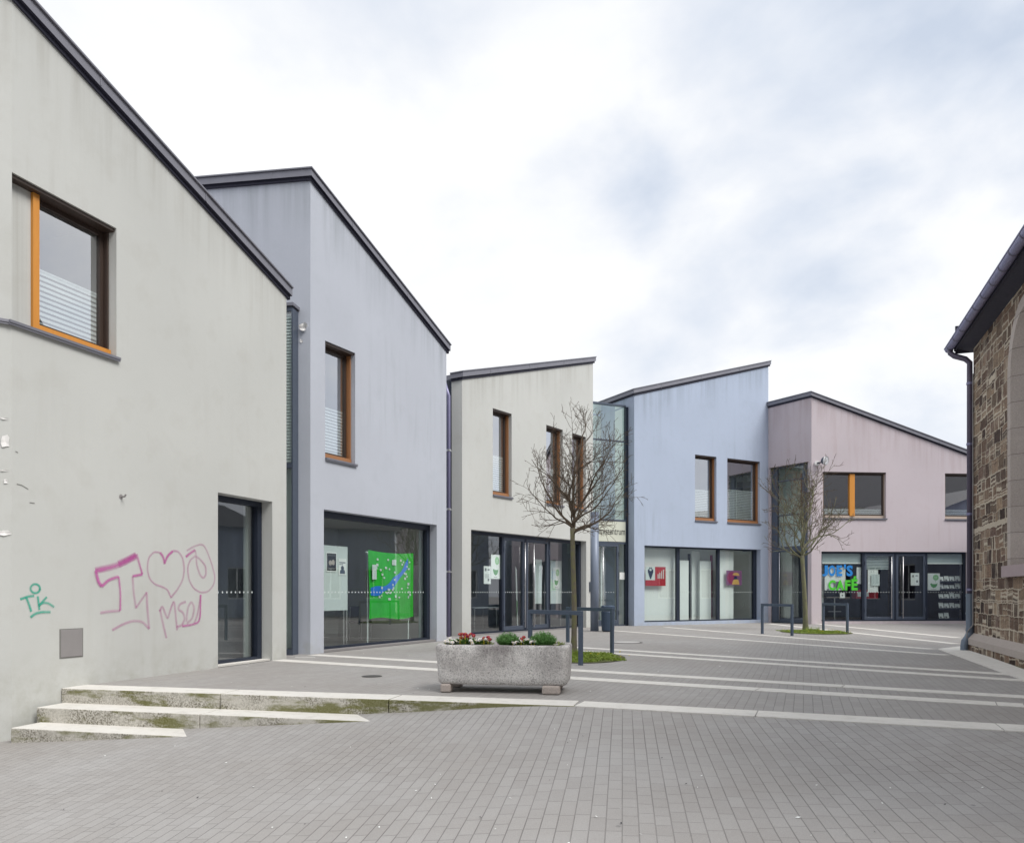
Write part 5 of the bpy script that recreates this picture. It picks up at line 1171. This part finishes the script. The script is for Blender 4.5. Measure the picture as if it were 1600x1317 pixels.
# end wall (gable) and far side
E0=FCh.p(0); W=11.0; E1=FCh.p(0,W); E2=FCh.p(LN,W); E3=FCh.p(LN,0); zr=15.6
def gable(a,b,rev=False):
    m=(a+b)/2; L=(b-a).length; q=[(a.x,a.y,-.8),(b.x,b.y,-.8),(b.x,b.y,ZE+.4),(m.x,m.y,zr-.15),(a.x,a.y,ZE+.4)]; uv=[(0,-.8),(L,-.8),(L,ZE+.4),(L/2,zr-.15),(0,ZE+.4)]
    mb.face(q,0,uv)
gable(E0,E1); gable(E3,E2); mb.face([(E1.x,E1.y,-.8),(E2.x,E2.y,-.8),(E2.x,E2.y,ZE+.4),(E1.x,E1.y,ZE+.4)],0,[(0,-.8),(15,-.8),(15,7),(0,7)])
mb.build('wall',MAT['rubble'],CH)
# plinth
mb=MB(); a,b=LN,.06; c=[FCh.p(a,-.10,-.8),FCh.p(b,-.10,-.8),FCh.p(b,-.10,zp-.10),FCh.p(a,-.10,zp-.10)]; mb.face(c,0,[(a,-.8),(b,-.8),(b,zp),(a,zp)]); mb.face([FCh.p(b,-.10,-.8),FCh.p(b,.5,-.8),FCh.p(b,.5,zp-.1),FCh.p(b,-.1,zp-.1)],0,[(0,-.8),(.6,-.8),(.6,zp),(0,zp)]); mb.build('plinth',MAT['rubble'],CH)
mb=MB(); mb.face([FCh.p(a,-.12,zp-.10),FCh.p(b,-.12,zp-.10),FCh.p(b,0.0,zp+.02),FCh.p(a,0.0,zp+.02)]); mb.face([FCh.p(a,-.12,zp-.22),FCh.p(b,-.12,zp-.22),FCh.p(b,-.12,zp-.10),FCh.p(a,-.12,zp-.10)]); mb.face([FCh.p(b,-.12,zp-.22),FCh.p(b,.4,zp-.22),FCh.p(b,.4,zp-.1),FCh.p(b,-.12,zp-.10)]); mb.face([FCh.p(a,-.12,zp-.22),FCh.p(a,-.09,zp-.22),FCh.p(b,-.09,zp-.22),FCh.p(b,-.12,zp-.22)]); mb.build('plinth_course',MAT['sand'],CH)
# arched windows
for k,(a,b) in enumerate(wins):
    sh=uw0-a; mb=MB(); prof=[(a,zsill)]+[(a+(b-a)*f,arch(a+(b-a)*f+sh)) for f in [0]+[.5-.5*math.cos(math.pi*i/20) for i in range(1,20)]+[1]]+[(b,zsill)]
    def inner(i,w):
        u,z=prof[i]; m=(a+b)/2; f=(abs(u-m)/((b-a)/2)); 
        if i in(0,len(prof)-1): return (u+(w if u<m else -w),z)
        zc=zspr; du=u-m; dv=z-zc; L=math.hypot(du,dv) or 1; return (u-du/L*w,z-dv/L*w)
    for i in range(len(prof)-1):
        p,q=prof[i],prof[i+1]; pi,qi=inner(i,.20),inner(i+1,.20); pj,qj=inner(i,.34),inner(i+1,.34)
        o,po=inner(i,-.025),inner(i+1,-.025)
        mb.face([FCh.p(p[0],-.03,p[1]),FCh.p(q[0],-.03,q[1]),FCh.p(qi[0],-.03,qi[1]),FCh.p(pi[0],-.03,pi[1])])
        mb.face([FCh.p(pi[0],-.03,pi[1]),FCh.p(qi[0],-.03,qi[1]),FCh.p(qj[0],.22,qj[1]),FCh.p(pj[0],.22,pj[1])])
        mb.face([FCh.p(p[0],-.03,p[1]),FCh.p(q[0],-.03,q[1]),FCh.p(q[0],.05,q[1]),FCh.p(p[0],.05,p[1])])
    w=mb.build('window_surround',MAT['sand'],CH)
    mb=MB(); FCh.box(mb,a-.08,b+.16,zsill-.20,zsill,-.09,.3); mb.build('sill',MAT['pinksand'],w)
    mb=MB(); pts=[inner(i,.33) for i in range(len(prof))]; mb.face([FCh.p(u,.22,z) for u,z in pts]); mb.build('pane',MAT['ingrey'],w)
    mb=MB(); 
    for f in (.36,.64): u=a+(b-a)*f; FCh.box(mb,u-.05,u+.05,zsill,zspr+.5,.14,.2)
    mb.build('mullion',MAT['sand'],w)
# eaves, gutter, roof
mb=MB(); FCh.box(mb,LN,.28,ZE-.04,ZE+.12,-.32,-.29); mb.face([FCh.p(LN,-.31,ZE-.015),FCh.p(.26,-.31,ZE-.015),FCh.p(.26,.02,ZE-.10),FCh.p(LN,.02,ZE-.10)]); FCh.box(mb,.22,.26,ZE-.1,ZE+.5,-.30,.3); mb.build('eaves',MAT['soffit'],CH)
mb=MB(); gz=6.60; ga=FCh.p(.38,-.40,gz); n=10; L0=LN; rad=.085
prev=None
for u in (LN,.38):
    ring=[FCh.p(u,-.40+rad*math.cos(math.pi+math.pi*k/n),gz+rad*math.sin(math.pi+math.pi*k/n)) for k in range(n+1)]
    if prev:
        for k in range(n): mb.face([prev[k],ring[k],ring[k+1],prev[k+1]])
    prev=ring
mb.face(prev); mb.tube([FCh.p(LN,-.40-rad,gz+.01),FCh.p(.38,-.40-rad,gz+.01)],.016,6)
g=mb.build('gutter',MAT['gutter'],CH,smooth=False)
mb=MB(); u=.1
while u>LN:
    for k in range(n):
        a0,a1=math.pi+math.pi*k/n,math.pi+math.pi*(k+1)/n; r=rad+.006
        mb.face([FCh.p(u,-.40+r*math.cos(a0),gz+r*math.sin(a0)),FCh.p(u+.03,-.40+r*math.cos(a0),gz+r*math.sin(a0)),FCh.p(u+.03,-.40+r*math.cos(a1),gz+r*math.sin(a1)),FCh.p(u,-.40+r*math.cos(a1),gz+r*math.sin(a1))])
    u-=.62
mb.build('gutter_bracket',MAT['pipe'],g)
mb=MB(); mid=W/2
for s in (0,1):
    da,db=(-.38,mid) if s==0 else (W+.42,mid); za,zb=6.70,zr
    q=[FCh.p(LN-.2,da,za),FCh.p(.34,da,za),FCh.p(.34,db,zb),FCh.p(LN-.2,db,zb)]; mb.face(q); mb.face([v-Vector((0,0,.16)) for v in reversed(q)]); mb.face([q[1]-Vector((0,0,.16)),q[1],q[2],q[2]-Vector((0,0,.16))]); mb.face([q[0]-Vector((0,0,.16)),q[0],q[1],q[1]-Vector((0,0,.16))])
mb.build('roof',MAT['slate'],CH)
# downpipe with swan neck and cast boot
def cp_(px,d): return FCh.p(FCh.u(px,d),d)
b=FCh.p(.02,-.065); bx=Vector((b.x,b.y,0)); gt=FCh.p(.20,-.40); gt=Vector((gt.x,gt.y,0))
z=lambda h:Vector((0,0,h))
mb=MB(); mb.tube([gt+z(6.55),gt+z(6.46),gt.lerp(bx,.22)+z(6.38),gt.lerp(bx,.78)+z(6.27),bx+z(6.17),bx+z(5.9),bx+z(1.22)],.057,12); dp=mb.build('downpipe',MAT['pipe'],CH,smooth=True)
mb=MB()
for h in (1.28,2.9,4.4,5.7): mb.tube([bx+z(h),bx+z(h+.05)],.066,12)
mb.build('pipe_clamp',MAT['gutter'],dp)
out=FCh.n*-.0-Vector((.14,.03,0))
mb=MB(); mb.tube([bx+z(1.22),bx+z(.38),bx+out*.3+z(.28),bx+out*.85+z(.20),bx+out+z(.10),bx+out+z(-.03)],.074,14)
for h in (1.16,.78,.42): mb.tube([bx+z(h),bx+z(h+.03)],.083,14)
mb.build('pipe_boot',MAT['boot'],dp,smooth=False)
mb=MB(); c=FCh.p(-.10,-.03); mb.tube([Vector((c.x,c.y,5.9)),Vector((c.x,c.y,.55)),Vector((c.x,c.y,.42))-FCh.n*.1,Vector((c.x,c.y,.3))-FCh.n*.12,bx+z(.15)],.011,6); mb.build('lightning_cable',MAT['grey'],CH)
# mossy gravel margin at the foot of the church
mb=MB(); mb.face([FCh.p(LN,-.75,.004),FCh.p(.2,-.42,.004),FCh.p(.2,.02,.004),FCh.p(LN,.02,.004)]); 
m,nt,bb=new_mat('mossy_gravel'); p=pos(nt); nn=noise_(nt,p,40,5,.7); c=mix(nt,nn,(.12,.10,.08),(.36,.32,.27)); c=mix(nt,ramp(nt,noise_(nt,p,3,4),[(.4,(0,0,0)),(.6,(.8,.8,.8))]),c,mix(nt,nn,(.10,.13,.03),(.2,.23,.08))); nt.links.new(c,bb.inputs['Base Color']); bb.inputs['Roughness'].default_value=.95; bump(nt,nn,.8,.02,bb)
tag(mb.build('gravel',m),kind='structure')

# ------------------------------------------------------------------ sky, sun, camera
w=bpy.data.worlds.new('World'); scene.world=w; w.use_nodes=True; nt=w.node_tree; nt.nodes.clear()
el,az=R(48),R(128)      # sun behind the camera, to the right (azimuth clockwise from straight ahead)
sky=N(nt,'ShaderNodeTexSky',sky_type='NISHITA',sun_disc=False,sun_elevation=el,sun_rotation=az,altitude=100,air_density=1.0,dust_density=2.0)
gen=N(nt,'ShaderNodeTexCoord').outputs['Generated']; sx=N(nt,'ShaderNodeSeparateXYZ',inp={0:gen})
h=M_(nt,'ADD',M_(nt,'MAXIMUM',sx.outputs[2],0.0),.42)
cv=N(nt,'ShaderNodeCombineXYZ',inp={0:M_(nt,'DIVIDE',sx.outputs[0],h),1:M_(nt,'DIVIDE',sx.outputs[1],h),2:sx.outputs[2]}).outputs[0]
c1=noise_(nt,scaled(nt,cv,(1.5,1.5,1.1),(0,0,.4),(SKYX,SKYY,0)),1.0,7,.50,.3)
c2=noise_(nt,scaled(nt,cv,(3.9,3.9,2.6),(0,0,.9),(3.1,5.2,0)),1.0,6,.52,.2)
cm=M_(nt,'ADD',M_(nt,'MULTIPLY_ADD',c1,.74,-.105),M_(nt,'MULTIPLY',c2,.50))
# the big cloud masses: (direction, reach, brightness)
for (px,py),reach,amp in (((1290,40),.22,-.155),((1000,280),.16,.115),((520,90),.13,-.08),((330,330),.10,-.05),((1560,330),.17,-.05),((900,520),.22,-.075),((620,60),.10,-.04),((780,250),.34,.085),((300,100),.26,.06),((1290,400),.05,.06),((1440,190),.06,.05)):
    dv=Vector(((px-CX)/FPX,1.0,(HOR-py)/FPX)).normalized()
    dt=N(nt,'ShaderNodeVectorMath',operation='DISTANCE',inp={0:gen,1:dv}).outputs['Value']
    wb=M_(nt,'MULTIPLY_ADD',c2,reach*1.2,M_(nt,'SUBTRACT',dt,reach*.6))
    cm=M_(nt,'MULTIPLY_ADD',N(nt,'ShaderNodeMapRange',interpolation_type='SMOOTHSTEP',inp={0:wb,1:0.0,2:reach*1.5,3:1.0,4:0.0}).outputs[0],amp,cm)
cloud=ramp(nt,cm,[(.34,(5.1,5.7,6.7)),(.43,(6.3,6.75,7.5)),(.50,(7.3,7.55,8.0)),(.56,(8.2,8.3,8.4)),(.66,(8.9,8.9,8.9))])
hz=N(nt,'ShaderNodeMapRange',interpolation_type='SMOOTHSTEP',inp={0:sx.outputs[2],1:.0,2:.34,3:.55,4:0.0}).outputs[0]
cloud=mix(nt,hz,cloud,(6.6,7.0,7.7))
col=mix(nt,.93,sky.outputs[0],cloud)
bg=N(nt,'ShaderNodeBackground',inp={0:col,1:.1}); out=N(nt,'ShaderNodeOutputWorld'); nt.links.new(bg.outputs[0],out.inputs[0])
sd=bpy.data.lights.new('sun','SUN'); sd.energy=SUN; sd.angle=R(32); sd.color=(1,.965,.91); so=bpy.data.objects.new('sun',sd); C.objects.link(so)
dirv=Vector((math.sin(az)*math.cos(el),math.cos(az)*math.cos(el),math.sin(el))); so.rotation_euler=dirv.to_track_quat('Z','Y').to_euler(); so.location=dirv*50
cam=bpy.data.cameras.new('camera'); co=bpy.data.objects.new('camera',cam); C.objects.link(co); co.location=(0,0,EYE); co.rotation_euler=(R(90),0,0)
cam.sensor_width=36; cam.sensor_fit='HORIZONTAL'; cam.lens=27; cam.shift_y=(HOR-658.5)/1600; cam.clip_end=2000; cam.clip_start=.05; scene.camera=co
vs=scene.view_settings; vs.view_transform='Standard'; vs.look='None'; vs.exposure=EXPO; vs.gamma=1.0; vs.use_curve_mapping=False
scene.cycles.max_bounces=10; scene.cycles.transparent_max_bounces=12; scene.cycles.sample_clamp_indirect=8
